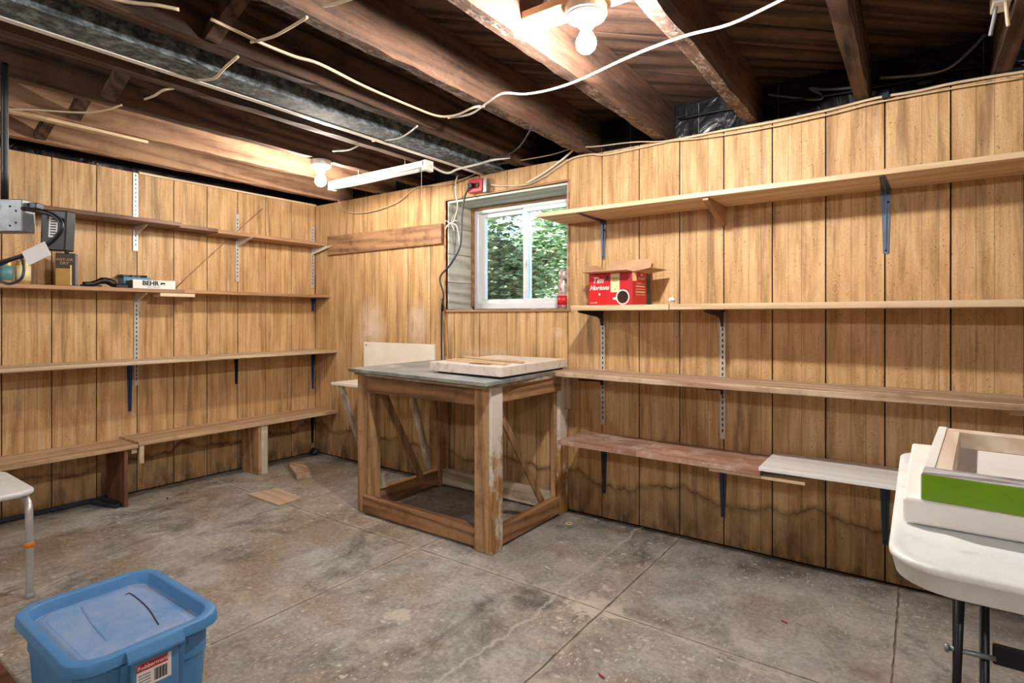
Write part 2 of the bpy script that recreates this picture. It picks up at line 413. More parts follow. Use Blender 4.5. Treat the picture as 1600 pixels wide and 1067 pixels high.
M['red_x'] = wood('reddish_plank_x', 'bb8a70', '96644a', 'X', .5, .8, .1, 'dccabf', .85, 4)
M['white_x'] = wood('whitewashed_board_x', 'f2f1f0', 'e2e0df', 'X', .5, .8, .1)
M['white_board'] = plain('white_melamine', 'ece5da', .4, var=.02)
M['bench_z'] = wood('bench_timber_z', 'cc9b5e', '94672f', 'Z', .65, .9, .5, '4a2c18', .45, 5, .35)
M['bench_x'] = wood('bench_timber_x', 'b47f48', '734a25', 'X', .65, .9, .4, '3d2415', .45, 5, .35)
M['bench_y'] = wood('bench_timber_y', 'c08a4e', '7c5228', 'Y', .65, .9, .4, '3d2415', .45, 5, .35)
M['brace'] = wood('brace_timber', 'b88a55', '7d562e', 'Z', .6, .9, .4)
M['washed_z'] = wood('pale_timber_z', 'cdbfa6', '9d8a70', 'Z', .7, .9, .3, 'e6e2d8', .7, 6)
M['washed_x'] = wood('pale_timber_x', 'c2b08c', '8c7752', 'X', .7, .9, .3, 'e0dac8', .5, 6)
M['plate_x'] = wood('dark_plank_x', 'b58250', '845a30', 'X', .55, .9, .7, '3a2414', .55, 5)
M['ply_x'] = wood('birch_ply', 'd8b896', 'bf9a74', 'X', .55, .8, .1)
M['ply_dark'] = wood('brown_ply', '8a5a3c', '63391f', 'Z', .5, .8, .1)
M['reveal'] = wood('grey_weathered_board', 'd6ccb8', 'a59b84', 'Y', .75, .9, .3, 'd8d2c4', .6, 5)
M['reveal_top'] = wood('pale_green_board', 'ccd8ca', 'a9b8a8', 'X', .6, .8, .0)
M['casing'] = wood('tan_casing', 'b98650', '8d5f33', 'X', .6, .9, .1)
M['vinyl'] = plain('white_vinyl', 'e9ebee', .3, var=.015)
M['white_plastic'] = plain('white_plastic', 'e3e4e2', .38, var=.03)
M['bench_top'] = None
M['std'] = plain('zinc_standard', 'c9c6c0', .4, .5)
M['slot'] = plain('slot_shadow', '1c1a18', .9)
M['bracket_grey'] = plain('slate_grey_metal', '6f7c92', .32, .75)
M['bracket_dark'] = plain('dark_slate_metal', '3b4656', .35, .6)
M['bracket_blue'] = plain('blue_metal', '32477e', .35, .4)
M['black_metal'] = plain('black_metal', '15151a', .4, .3)
M['white_metal'] = plain('cream_metal', 'd8d4cc', .4, .1)
M['foil'] = None
M['cable_white'] = plain('white_cable', 'd9d7d0', .5)
M['cable_cream'] = plain('cream_cable', 'cdb99c', .5)
M['cable_black'] = plain('black_rubber', '101116', .45)
M['cable_navy'] = plain('navy_rubber', '2c3547', .4)
M['red_plastic'] = plain('red_plastic', 'b52a34', .35)
M['blue_tote'] = None
M['label_white'] = plain('label_paper', 'e8e6e2', .6, var=.02)
M['label_grey'] = plain('label_print_grey', '8d8d90', .6)
M['ink'] = plain('black_ink', '17171b', .6)
M['red_card'] = plain('red_card', 'c41822', .4, var=.03)
M['cream_card'] = plain('cream_card', 'e9d9a2', .5, var=.03)
M['card'] = plain('kraft_card', 'c09a78', .75)
M['green_dark'] = plain('dark_green_card', '1d4034', .5)
M['orange'] = plain('orange_plastic', 'e2801c', .4)
M['alu'] = plain('brushed_aluminium', 'd4d6d8', .38, .7)
M['green'] = plain('lime_green_print', '6f9a12', .3)
M['canvas'] = plain('white_canvas', 'e8e4de', .7, var=.02)
M['stretcher'] = wood('stretcher_wood', 'ecd6bc', 'd6b896', 'Y', .55, .8, .0)
M['gold'] = plain('gold_can', 'b79148', .35, .4)
M['teal'] = plain('teal_print', '5f8f98', .4)
M['brown_card'] = plain('brown_black_print', '3a2a22', .45)
M['grey_card'] = plain('grey_print', '8b8d94', .5)
M['blue_pack'] = plain('blue_pack', '4f86a8', .4)
M['steel'] = plain('galvanised_steel', '8f9597', .5, .8, .1)
M['fix_white'] = plain('white_enamel', 'eceae4', .35, var=.015)
M['bark'] = plain('shrub_bark', '6a5d50', .9)
M['earth'] = plain('garden_earth', '5d6b3c', .95, var=.2)
M['cup'] = plain('coffee_brown', '2b1510', .35)

def special():
    g = G('worn_grey_benchtop', .5); o = g.oc(); n = g.noise(o, 5, 7, .65, .5)
    c = g.ramp(n, [(.3, '5f6364'), (.48, '83878a'), (.62, 'a5a8a6'), (.75, 'b9b7b0')])
    gx = g.noise(g.mp(o, (.1, 1, 1)), 60, 4); c = g.mix(g.ramp(gx, [(.55, 0), (.7, .4)]), c, srgb('8c7860')); g.col(c)
    g.rough(g.ramp(n, [(.3, .35), (.7, .6)])); M['bench_top'] = g.m
    g = G('white_worn_paint_over_timber', .6); o = g.oc()
    base = g.ramp(g.noise(g.mp(o, (1, 1, .07)), 70, 5), [(.3, '8a5f34'), (.7, 'c1935c')])
    z = g.sep(g.n('ShaderNodeTexCoord').outputs['Object'])[2]
    nn = g.ma('ADD', g.noise(g.mp(o, (1, 1, .5)), 14, 7, .7), g.ma('MULTIPLY', g.ramp(z, [(.30, 0), (.55, 1)]), .22))
    c = g.mix(g.ramp(nn, [(.52, 0), (.64, 1)]), base, srgb('ddd8cc')); g.col(c); g.bump(nn, .3, .002); M['paint_z'] = g.m
    g = G('black_plastic_sheet', .3, 0, .5); p = g.pos(); f = g.noise(g.mp(p, (1, 1, .5)), 7, 4, .5, 1.5)
    g.col(g.ramp(f, [(.3, '0d0e11'), (.6, '1c1e23'), (.8, '3a3d44')])); g.bump(f, .8, .03); M['foil'] = g.m
    g = G('blue_plastic', .42); o = g.oc(); c = g.ramp(g.noise(o, 6, 6), [(.3, '3f7bb2'), (.7, '5590c6')]); g.col(c)
    g.bump(g.noise(o, 160, 3), .06, .001); M['blue_tote'] = g.m
    g = G('dusty_blue_plastic', .55); o = g.oc(); n = g.noise(o, 7, 7, .7, .4)
    g.col(g.ramp(n, [(.3, '5a8cc0'), (.5, '7f9cc4'), (.72, '9aa7c2')])); M['blue_lid'] = g.m
    g = G('beam_paint', .75, 0); o = g.pos(); n = g.noise(g.mp(o, (1, .8, 1)), 34, 8, .7, .3)
    g.col(g.ramp(n, [(.34, '23282b'), (.48, '505a5f'), (.62, '8b979b')])); g.bump(n, .3, .003); M['beam'] = g.m
    g = G('speckled_whitewash_timber', .8); o = g.pos(); n = g.noise(g.mp(o, (1, .5, 1)), 55, 8, .8, .5)
    base = g.ramp(g.noise(g.mp(o, (1, .07, 1)), 50, 5), [(.3, '32211a'), (.7, '6e4e3a')])
    k = g.noise(o, 4, 4); nz = g.sep(g.n('ShaderNodeNewGeometry').outputs['Normal'])[2]; und = g.ramp(g.ma('MULTIPLY', nz, -1), [(.5, .12), (.8, 1)])
    c = g.mix(g.ma('MULTIPLY', g.ma('MULTIPLY', g.ramp(n, [(.50, 0), (.57, .8)]), g.ramp(k, [(.4, .2), (.6, 1)])), und), base, srgb('a89a8e'))
    g.col(c); g.bump(n, .6, .004); M['joist_speck'] = g.m
    g = G('marbled_laminate', .4); o = g.oc(); n = g.noise(o, 8, 6, .6, 2.5)
    g.col(g.ramp(n, [(.3, 'c8b6a8'), (.45, 'e2d8ce'), (.65, 'e9e2da'), (.8, 'cbbfb5')])); M['marble'] = g.m
    g = G('worn_table_plastic', .45); o = g.oc(); n = g.noise(o, 16, 7, .75)
    g.col(g.ramp(n, [(.28, 'c9c9b8'), (.42, 'e6e8e6'), (.7, 'eef1f2')])); g.bump(g.noise(o, 120, 3), .1, .001); M['table_top'] = g.m
    g = G('photo_wrap', .35); o = g.oc(); n = g.noise(g.mp(o, (.5, 3, 3)), 14, 5, .6, 1.5)
    g.col(g.ramp(n, [(.35, '54504e'), (.5, 'a7a6aa'), (.65, 'd9dde2')])); M['photo'] = g.m
    g = G('can_print', .3, .3); o = g.oc(); n = g.noise(g.mp(o, (1, 1, 1)), 30, 4, .6, 1)
    g.col(g.ramp(n, [(.35, '5a2a20'), (.5, 'b0a49a'), (.62, 'd8d3cc'), (.75, '80281f')])); M['can_print'] = g.m
    for nm, c, st in (('bulb_main', (1, .94, .87, 1), BULB_MAIN), ('bulb_left', (1, .91, .80, 1), BULB_LEFT), ('bulb_rear_fill', (.97, .98, 1, 1), BULB_REAR_FILL)):
        g = G(nm); g.col((1, 1, 1, 1)); g.b.inputs['Emission Color'].default_value = c; g.b.inputs['Emission Strength'].default_value = st; M[nm] = g.m
    # window glass: thin pane, clear with a fresnel reflection
    m = bpy.data.materials.new('window_glass'); m.use_nodes = True; nt = m.node_tree; nt.nodes.clear()
    out = nt.nodes.new('ShaderNodeOutputMaterial'); tr = nt.nodes.new('ShaderNodeBsdfTransparent'); tr.inputs[0].default_value = (.93, .97, .97, 1)
    gl = nt.nodes.new('ShaderNodeBsdfGlossy'); gl.inputs['Roughness'].default_value = .02; fr = nt.nodes.new('ShaderNodeFresnel'); fr.inputs[0].default_value = 1.5
    mx = nt.nodes.new('ShaderNodeMixShader'); nt.links.new(fr.outputs[0], mx.inputs[0]); nt.links.new(tr.outputs[0], mx.inputs[1]); nt.links.new(gl.outputs[0], mx.inputs[2])
    nt.links.new(mx.outputs[0], out.inputs[0]); M['glass'] = m
    for nm, a, b in (('leaf', '8aa46e', 'cfdcb0'), ('leaf_dark', '4c6448', '84a070')):
        g = G(nm, .6); o = g.n('ShaderNodeNewGeometry'); r = o.outputs['Random Per Island']
        g.col(g.ramp(r, [(0, a), (1, b)])); M[nm] = g.m
special()

# ================================================================== SETTING
RX = 2.2; FY = -2.2
def board(parent, rects, plane):
    bm = bmn()
    for a0, a1, z0, z1 in rects:
        if plane == 'y': box(bm, a0, a1, B, B + .006, z0, z1)
        else: box(bm, -A - .006, -A, a0, a1, z0, z1)
    o = obj('board', bm, M['panel'], parent); return o
TOPB = 1.888
WX0, WX1, WZ0, WZ1 = -2.41, -1.529, 1.082, 1.766
bm = bmn()
for x0, x1, z0, z1 in ((-A - .3, WX0, -.1, TOPB - .004), (WX1, RX + .2, -.1, TOPB - .004), (WX0, WX1, -.1, WZ0), (WX0, WX1, WZ1, TOPB - .004)):
    box(bm, x0, x1, B + .0065, B + .36, z0, z1)
wb = struct('wall_back', bm, M['back'])
k = 0
while -A + k * S < RX:
    x0 = -A + k * S + .0027; x1 = min(-A + (k + 1) * S - .0027, RX)
    if x1 <= WX0 or x0 >= WX1: rects = [(x0, x1, .006, TOPB)]
    else:
        rects = [(x0, x1, .006, WZ0), (x0, x1, WZ1, TOPB)]
        if x0 < WX0: rects.append((x0, WX0, WZ0, WZ1))
        if x1 > WX1: rects.append((WX1, x1, WZ0, WZ1))
    board(wb, rects, 'y'); k += 1
bm = bmn(); box(bm, -A - .3, -A - .0065, FY - .2, B + .0065, -.1, TOPB - .004)
wl = struct('wall_left', bm, M['back'])
k = 0
while B - k * S > FY:
    y1 = B - k * S - .0025; y0 = max(B - (k + 1) * S + .0025, FY)
    board(wl, [(y0, y1, .006, TOPB + .004)], 'x'); k += 1
bm = bmn(); box(bm, RX, RX + .2, FY - .2, B + .0065, -.1, 2.14); struct('wall_right', bm, M['panel'])
bm = bmn(); box(bm, -A - .0065, RX, FY - .2, FY, -.1, 2.14); struct('wall_front', bm, M['panel'])

# rim above the panelling: black plastic sheet against the header
bm = bmn(); box(bm, -A - .3, RX + .2, B + .16, B + .20, TOPB - .01, 2.12); box(bm, -A - .20, -A - .16, FY - .2, B + .16, TOPB - .01, 2.12)
rim = struct('trim_1', bm, M['foil'])
bm = bmn()
for i in range(16):
    x = -3.4 + i * .36; box(bm, x, x + .0025, B + .157, B + .16, TOPB, 2.09)
obj('sheet_seam', bm, M['cable_cream'] and M['grey_card'], rim)

# floor: concrete slabs
bm = bmn(); box(bm, -A - .3, RX + .2, FY - .2, B + .3, -.12, -.0035); fl = struct('floor', bm, M['joint'])
xs = [-A, -2.82, -1.82, -.905, -.06, .9, 1.75, RX]; ys = [FY, -1.3, -.1, 1.808, B]
for i in range(len(xs) - 1):
    for j in range(len(ys) - 1):
        if xs[i] == -1.82 and False: continue
        g_ = .0012; bm = bmn()
        rd = random.Random(i * 31 + j)
        n = 24; x0, x1, y0, y1 = xs[i] + g_, xs[i+1] - g_, ys[j] + g_, ys[j+1] - g_; pts = []
        for k in range(n): pts.append((x0 + (x1-x0)*k/n, y0 + rd.uniform(0, .004)))
        for k in range(n): pts.append((x1 - rd.uniform(0, .004), y0 + (y1-y0)*k/n))
        for k in range(n): pts.append((x1 - (x1-x0)*k/n, y1 - rd.uniform(0, .004)))
        for k in range(n): pts.append((x0 + rd.uniform(0, .004), y1 - (y1-y0)*k/n))
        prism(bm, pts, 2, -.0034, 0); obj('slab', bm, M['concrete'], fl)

# ceiling: subfloor deck, diagonal boards, joists
bm = bmn(); box(bm, -A - .3, RX + .2, FY - .2, B + .36, SUBZ + .022, SUBZ + .06); ce = struct('ceiling', bm, M['back'])
def clip(poly, ax, v, keep_less):
    out = []
    for i in range(len(poly)):
        a, b = poly[i], poly[(i+1) % len(poly)]
        ia = (a[ax] <= v) == keep_less; ib = (b[ax] <= v) == keep_less
        if ia: out.append(a)
        if ia != ib:
            t = (v - a[ax]) / (b[ax] - a[ax]); out.append((a[0] + (b[0]-a[0])*t, a[1] + (b[1]-a[1])*t))
    return out
ang = math.radians(45); d = (math.cos(ang), math.sin(ang)); nrm = (-d[1], d[0]); wbd = .145
for i in range(-30, 31):
    c0 = i * wbd + .0025; c1 = (i + 1) * wbd - .0025; L = 8
    poly = [(nrm[0]*c0 - d[0]*L, nrm[1]*c0 - d[1]*L), (nrm[0]*c0 + d[0]*L, nrm[1]*c0 + d[1]*L), (nrm[0]*c1 + d[0]*L, nrm[1]*c1 + d[1]*L), (nrm[0]*c1 - d[0]*L, nrm[1]*c1 - d[1]*L)]
    for ax, v, kl in ((0, RX + .1, True), (0, -A - .15, False), (1, B + .155, True), (1, FY - .1, False)):
        if len(poly) >= 3: poly = clip(poly, ax, v, kl)
    if len(poly) < 3: continue
    rd = random.Random(i); dz = rd.uniform(0, .004)
    # local frame with X along the board so the grain follows it
    R45 = Matrix.Rotation(ang, 4, 'Z'); inv = R45.inverted()
    bm = bmn(); prism(bm, [tuple((inv @ Vector((p[0], p[1], 0)))[:2]) for p in poly], 2, SUBZ + dz, SUBZ + .021)
    o = obj('subfloor_board', bm, M['subfloor'], ce); o.rotation_euler = (0, 0, ang)
JX = [1.86, 1.45, 1.06, .655, .245, -.178, -.598, -1.015, -1.43, -1.84, -2.26, -2.665, -3.05, -3.52]
for i, x in enumerate(JX):
    wd = .048; bm = bmn()
    rough_beam(bm, x - wd / 2 - .004, x + wd / 2 - .004, FY, B + .15, JZ + (0.0 if i != 8 else -.002), SUBZ - .001, 'y', 60, .004 if i in (8, 6) else .0022, i)
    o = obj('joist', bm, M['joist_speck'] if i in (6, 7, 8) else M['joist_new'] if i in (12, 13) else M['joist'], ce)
# cross bridging between the left hand joists
for a, b in zip(JX[8:13], JX[9:14]):
    for s_, dy in ((1, 0), (-1, .06)):
        bm = bmn(); xa, xb = a - .032, b + .028; z0, z1 = (JZ + .02, SUBZ - .03) if s_ == 1 else (SUBZ - .03, JZ + .02)
        bar(bm, (xa, .83 + dy, z0), (xb, .83 + dy, z1), .045, .035, (0, 0, 1)); obj('bridging', bm, M['joist_end'], ce)
# lamp cleat between two joists
bm = bmn(); box(bm, -1.015 + .021, -.598 - .029, 1.43, 1.53, 1.955, 1.98, .002)
cleat = single('lamp_cleat', bm, M['pine'], 'pale board nailed between two joists carrying the nearer bulb', 'board')

# steel beam
bm = bmn()
t = thing('steel_beam', 'grey painted steel beam running between the joists to above the window', 'beam', (-2.04, FY, 1.89))
bm = bmn(); box(bm, -2.095, -1.972, FY, B + .14, 1.885, 1.893, .001); obj('lower_flange', bm, M['beam'], t)
bm = bmn(); box(bm, -2.105, -1.975, FY, B + .14, 2.083, 2.091); obj('upper_flange', bm, M['beam'], t)
bm = bmn(); box(bm, -1.986, -1.978, FY, B + .14, 1.8935, 2.0825); obj('side_plate', bm, M['beam'], t)
bm = bmn(); box(bm, -2.092, -2.084, FY, B + .14, 1.8935, 2.0825); obj('side_plate', bm, M['beam'], t)
bm = bmn(); box(bm, -2.122, -2.096, FY, B + .10, 1.882, 1.895, .001); o = obj('edge_strip', bm, M['fix_white'], t); o['label'] = 'white edge strip along the beam'

# ------------------------------------------------------------------ window
FYW = B + .25
bm = bmn()
x0, x1, z0, z1 = WX0, WX1, WZ0 + .004, WZ1 - .004
fw = .045
box(bm, x0 + .02, x1 - .02, FYW, FYW + .08, z1 - .045, z1 - .004, .003); box(bm, x0 + .02, x1 - .02, FYW, FYW + .08, z0 + .002, z0 + .040, .003)
box(bm, x0 + .02, x0 + .02 + .035, FYW, FYW + .08, z0 + .040, z1 - .045, .003); box(bm, x1 - .055, x1 - .02, FYW, FYW + .08, z0 + .040, z1 - .045, .003)
wn = struct('window_1', bm, M['vinyl'])
def sash(xa, xb, y, nm):
    bm = bmn(); za, zb = z0 + .040, z1 - .046; t_ = .026
    box(bm, xa, xb, y, y + .028, za, za + t_, .002); box(bm, xa, xb, y, y + .028, zb - t_, zb, .002)
    box(bm, xa, xa + t_, y, y + .028, za + t_, zb - t_, .002); box(bm, xb - t_, xb, y, y + .028, za + t_, zb - t_, .002)
    s_ = obj(nm, bm, M['vinyl'], wn)
    bm = bmn(); box(bm, xa + t_ - .003, xb - t_ + .003, y + .013, y + .016, za + t_ - .003, zb - t_ + .003); obj('pane', bm, M['glass'], s_)
xm = -1.985
sash(x0 + .056, xm + .012, FYW + .040, 'sash'); sash(xm - .014, x1 - .056, FYW + .006, 'sash')
# reveal of weathered boards
zz = [WZ0 + .001, 1.255, 1.435, 1.60, WZ1 - .001]
for a, b in zip(zz, zz[1:]):
    bm = bmn(); box(bm, WX0 + .0005, WX0 + .012, B + .012, FYW - .002, a + .0015, b - .0015, .001); obj('reveal_board', bm, M['reveal'], wn)
bm = bmn(); box(bm, WX1 - .012, WX1 - .0005, B + .012, FYW - .002, WZ0 + .001, WZ1 - .001); obj('reveal_board', bm, M['reveal'], wn)
bm = bmn(); box(bm, WX0 + .013, WX1 - .013, B + .012, FYW - .002, WZ1 - .014, WZ1 - .002); o = obj('reveal_board', bm, M['reveal_top'], wn); o['label'] = 'pale green head board'
bm = bmn(); box(bm, WX0 + .013, WX0 + .030, FYW - .022, FYW - .003, WZ0 + .02, WZ1 - .016, .001); obj('stop_bead', bm, M['casing'], wn)
bm = bmn(); box(bm, WX0 + .031, WX1 - .013, FYW - .022, FYW - .003, WZ1 - .030, WZ1 - .016, .001); obj('stop_bead', bm, M['casing'], wn)
bm = bmn(); box(bm, WX0 - .012, WX1 + .02, B - .012, FYW + .0, WZ0 - .014, WZ0 - .0005, .001); obj('window_sill', bm, M['casing'], wn)
bm = bmn(); box(bm, WX0 - .012, WX0 + .0, B - .004, B + .011, WZ0, WZ1 + .012, .001); box(bm, WX1, WX1 + .012, B - .004, B + .011, WZ0, WZ1 + .012, .001); box(bm, WX0, WX1, B - .004, B + .011, WZ1, WZ1 + .012, .001)
obj('casing', bm, M['casing'], wn)

# garden behind the window
bm = bmn(); box(bm, -9, 4, B + .36, 14, .80, .98); struct('garden_ground', bm, M['earth'])
def shrub(x, y, z, r, h, label, seed, n=2600):
    rd = random.Random(seed); t = thing('leafy_shrub', label, 'shrub', (x, y, z))
    bm = bmn(); bl = bmn(); tips = []
    for b in range(14):
        a = rd.uniform(0, 2*PI); rr = rd.uniform(.3, .95) * r; hh = rd.uniform(.35, 1) * h
        p1 = Vector((x + math.cos(a)*rr*.4, y + math.sin(a)*rr*.4, z + hh*.5)); p2 = Vector((x + math.cos(a)*rr, y + math.sin(a)*rr, z + hh))
        tube(bm, [(x, y, z), p1, p2], [.018, .012, .005], 5, 3); tips += [p1, p2, (p1 + p2) / 2]
    obj('branch', bm, M['bark'], t)
    for part, mt, cnt in (('foliage', M['leaf'], n), ('foliage', M['leaf_dark'], n // 2)):
        bl = bmn()
        for i in range(cnt):
            c = rd.choice(tips) + Vector((rd.gauss(0, .16), rd.gauss(0, .16), rd.gauss(0, .14))) * r
            L = rd.uniform(.022, .050); W = L * .42
            q = Matrix.Rotation(rd.uniform(0, 2*PI), 3, 'Z') @ Matrix.Rotation(rd.uniform(-1.2, 1.2), 3, 'X')
            v = [bl.verts.new(c + q @ Vector(p)) for p in ((-L, 0, 0), (0, -W, .006), (L, 0, 0), (0, W, .006))]
            bl.faces.new((v[0], v[1], v[2])); bl.faces.new((v[0], v[2], v[3]))
        o = obj(part, bl, mt, t); o['kind'] = 'stuff'
shrub(-2.95, 3.95, .98, .62, 1.0, 'leafy green shrub outside close to the window, nearest of the garden plants', 1, 6500)
shrub(-3.1, 6.1, .98, 1.25, 1.9, 'taller leafy green shrub outside behind the nearest one', 2, 15000)
bm = bmn()
t = thing('garden_tree', 'dense green garden tree standing far behind the two shrubs', 'tree', (-4.6, 10.6, .98))
rd = random.Random(5); bl = bmn(); bd = bmn()
for i in range(15000):
    h = rd.random() ** .8 * 4.5; r = 2.9 * (1 - h / 6.5); a = rd.uniform(0, 2*PI); q_ = rd.uniform(.75, 1.05)
    c = Vector((-4.6 + math.cos(a)*r*q_, 10.6 + math.sin(a)*r*q_*.75, .98 + h)); L = rd.uniform(.05, .12); W = L * .35
    q = Matrix.Rotation(rd.uniform(0, 2*PI), 3, 'Z') @ Matrix.Rotation(rd.uniform(-1.2, 1.2), 3, 'X'); b_ = bl if rd.random() < .5 else bd
    v = [b_.verts.new(c + q @ Vector(p)) for p in ((-L, 0, 0), (0, -W, .01), (L, 0, 0), (0, W, .01))]
    b_.faces.new((v[0], v[1], v[2])); b_.faces.new((v[0], v[2], v[3]))
obj('foliage', bl, M['leaf'], t)['kind'] = 'stuff'; obj('foliage', bd, M['leaf_dark'], t)['kind'] = 'stuff'
bm = bmn(); lathe(bm, [(.14, .98), (.10, 2.5), (.03, 5.0)], 10, -4.6, 10.6); obj('trunk', bm, M['bark'], t)

# ================================================================== SHELVES ON THE BACK WALL
def metal_bracket(x, z, arm, drop, m, label, group='tapered metal brackets', yb=B, wd=.034):
    t = thing('shelf_bracket', label, 'bracket', (x, yb, z), group if group else None)
    y = yb - .001
    bm = bmn()   # wall leg: tapering channel
    loft(bm, [[(x - wd/2, y, z), (x + wd/2, y, z), (x + wd/2, y - .003, z), (x - wd/2, y - .003, z)], [(x - .009, y, z - drop), (x + .009, y, z - drop), (x + .009, y - .003, z - drop), (x - .009, y - .003, z - drop)]])
    loft(bm, [[(x - .004, y - .003, z - .004), (x + .004, y - .003, z - .004), (x + .003, y - .012, z - .004), (x - .003, y - .012, z - .004)], [(x - .003, y - .003, z - drop + .02), (x + .003, y - .003, z - drop + .02), (x + .002, y - .006, z - drop + .02), (x - .002, y - .006, z - drop + .02)]])
    bmesh.ops.recalc_face_normals(bm, faces=bm.faces[:]); obj('wall_leg', bm, m, t)
    bm = bmn()
    loft(bm, [[(x - wd/2, y - .003, z), (x + wd/2, y - .003, z), (x + wd/2, y - .003, z - .003), (x - wd/2, y - .003, z - .003)], [(x - .009, y - arm, z), (x + .009, y - arm, z), (x + .009, y - arm, z - .003), (x - .009, y - arm, z - .003)]])
    loft(bm, [[(x - .004, y - .008, z - .003), (x + .004, y - .008, z - .003), (x + .003, y - .008, z - .014), (x - .003, y - .008, z - .014)], [(x - .003, y - arm + .02, z - .003), (x + .003, y - arm + .02, z - .003), (x + .002, y - arm + .02, z - .006), (x - .002, y - arm + .02, z - .006)]])
    bmesh.ops.recalc_face_normals(bm, faces=bm.faces[:]); obj('arm', bm, m, t)
    for dz in (.05, drop - .012): bm = bmn(); lathe(bm, [(.004, 0), (.004, .002), (0, .003)], 8, M=Matrix.Translation((x + (.008 if dz == .05 else 0), y - .003, z - dz)) @ Matrix.Rotation(PI/2, 4, 'X')); obj('screw', bm, M['slot'], t)
    return t

def knife_bracket(x, z, arm, m, label, along='y', wall=None, group='standard brackets', h=.075):
    """blade bracket hooked into a slotted standard"""
    t = thing('shelf_bracket', label, 'bracket', (x, B, z) if along == 'y' else (-A, x, z), group)
    a = .0095
    pts = [(a, z), (a, z - h), (a + .012, z - h), (a + .03, z - h * .55), (a + .06, z - .030), (arm, z - .010), (arm, z)]
    bm = bmn()
    if along == 'y': prism(bm, [(B - p[0], p[1]) for p in pts], 0, x - .004, x + .004)
    else: prism(bm, [(-A + p[0], p[1]) for p in pts], 1, x - .004, x + .004)
    obj('blade', bm, m, t)
    bm = bmn()
    if along == 'y': box(bm, x - .009, x + .009, B - arm, B - .02, z - .0015, z, 0)
    else: box(bm, -A + .02, -A + arm, x - .009, x + .009, z - .0015, z, 0)
    obj('top_lip', bm, m, t)
    return t

def standard(c, z0, z1, label, along='y'):
    t = thing('slotted_standard', label, 'shelf rail', (c, B, z0) if along == 'y' else (-A, c, z0), 'slotted shelf standards')
    bm = bmn(); wd = .0125
    P = [(-wd, 0), (-wd, .009), (-wd + .002, .009), (-wd + .002, .002), (wd - .002, .002), (wd - .002, .009), (wd, .009), (wd, 0)]
    P = [(-wd, .0005), (-wd, .009), (wd, .009), (wd, .0005)]
    if along == 'y': prism(bm, [(c + p[0], B - p[1]) for p in P], 2, z0, z1)
    else: prism(bm, [(-A + p[1], c + p[0]) for p in P], 2, z0, z1)
    obj('rail', bm, M['std'], t)
    bm = bmn(); z = z0 + .03
    while z < z1 - .02:
        if along == 'y': box(bm, c - .0028, c + .0028, B - .0094, B - .0088, z, z + .014)
        else: box(bm, -A + .0088, -A + .0094, c - .0028, c + .0028, z, z + .014)
        z += .0255
    o = obj('slot', bm, M['slot'], t); o['kind'] = 'stuff'
    return t

def plank(name, m, pts, z0, z1, label, cat='shelf', group=None, bev=.0015):
    bm = bmn(); prism(bm, pts, 2, z0, z1)
    bmesh.ops.bevel(bm, geom=bm.edges[:], offset=bev, segments=1, profile=.5, affect='EDGES')
    return single(name, bm, m, label, cat, group)

# top shelf (A)
zA = 1.534
plank('shelf_board', M['pine'], [(-1.545, 2.355), (.60, 2.355), (.60, B - .001), (-1.545, B - .001)], zA, zA + .020, 'long pine board, highest shelf on the window wall, overlapping the window')
metal_bracket(-1.318, zA, .27, .20, M['bracket_grey'], 'slate grey metal bracket under the highest shelf beside the window', None)
metal_bracket(-.103, zA, .27, .25, M['bracket_grey'], 'slate grey metal bracket under the highest shelf toward its right end', None)
t = thing('shelf_bracket', 'brown triangular wooden brace under the highest shelf', 'bracket', (-.71, B, 1.44))
bm = bmn(); prism(bm, [(B - .001, zA - .001), (B - .27, zA - .001), (B - .27, zA - .012), (B - .012, 1.45), (B - .001, 1.45)], 0, -.728, -.706); obj('gusset', bm, M['oak_y'], t)
# middle shelf (B)
zB = 1.068
plank('shelf_board', M['pine'], [(-1.36, 2.372), (-.876, 2.372), (-.8755, 2.40), (-.8855, B - .010), (-1.36, B - .010)], zB, zB + .024, 'short pine board carrying the red carton, level with the window sill')
plank('shelf_board', M['pine'], [(-.8745, 2.380), (.60, 2.365), (.60, B - .010), (-.8845, B - .010)], zB + .001, zB + .025, 'long pine board running right from beside the red carton')
knife_bracket(-1.318, zB, .262, M['black_metal'], 'black blade bracket directly under the red carton', group=None)
knife_bracket(-.719, zB, .272, M['black_metal'], 'black blade bracket right of the red carton at sill level', group=None)
standard(-1.318, .484, 1.060, 'slotted metal rail just right of the workbench')
standard(-.719, .486, 1.060, 'slotted metal rail on the window wall, second one right of the workbench')
# bench-height shelf (C), uneven waney edge on the left
zC = .742
pts = []
rd = random.Random(3)
fr = [(-1.497, 2.43), (-1.46, 2.40), (-1.40, 2.385), (-1.3, 2.392), (-1.2, 2.375), (-1.1, 2.36), (-1.02, 2.362), (-.95, 2.352), (-.85, 2.356), (-.7, 2.352), (-.4, 2.353), (-.1, 2.352), (.24, 2.352), (.275, 2.362), (.29, 2.385)]
plank('shelf_board', M['old_x'], fr + [(.29, B - .010), (-1.497, B - .010)], zC, zC + .024, 'weathered plank with waney edge continuing right from the bench top', bev=.003)
plank('shelf_board', M['pine'], [(.24, 2.42), (.62, 2.42), (.62, B - .010), (.24, B - .010)], zC - .021, zC - .001, 'pine board end below the right end of the weathered plank')
knife_bracket(-1.318, zC, .262, M['black_metal'], 'black blade bracket under the weathered plank beside the workbench', group=None, h=.055)
knife_bracket(-.719, zC, .250, M['black_metal'], 'black blade bracket under the middle of the weathered plank', group=None, h=.055)
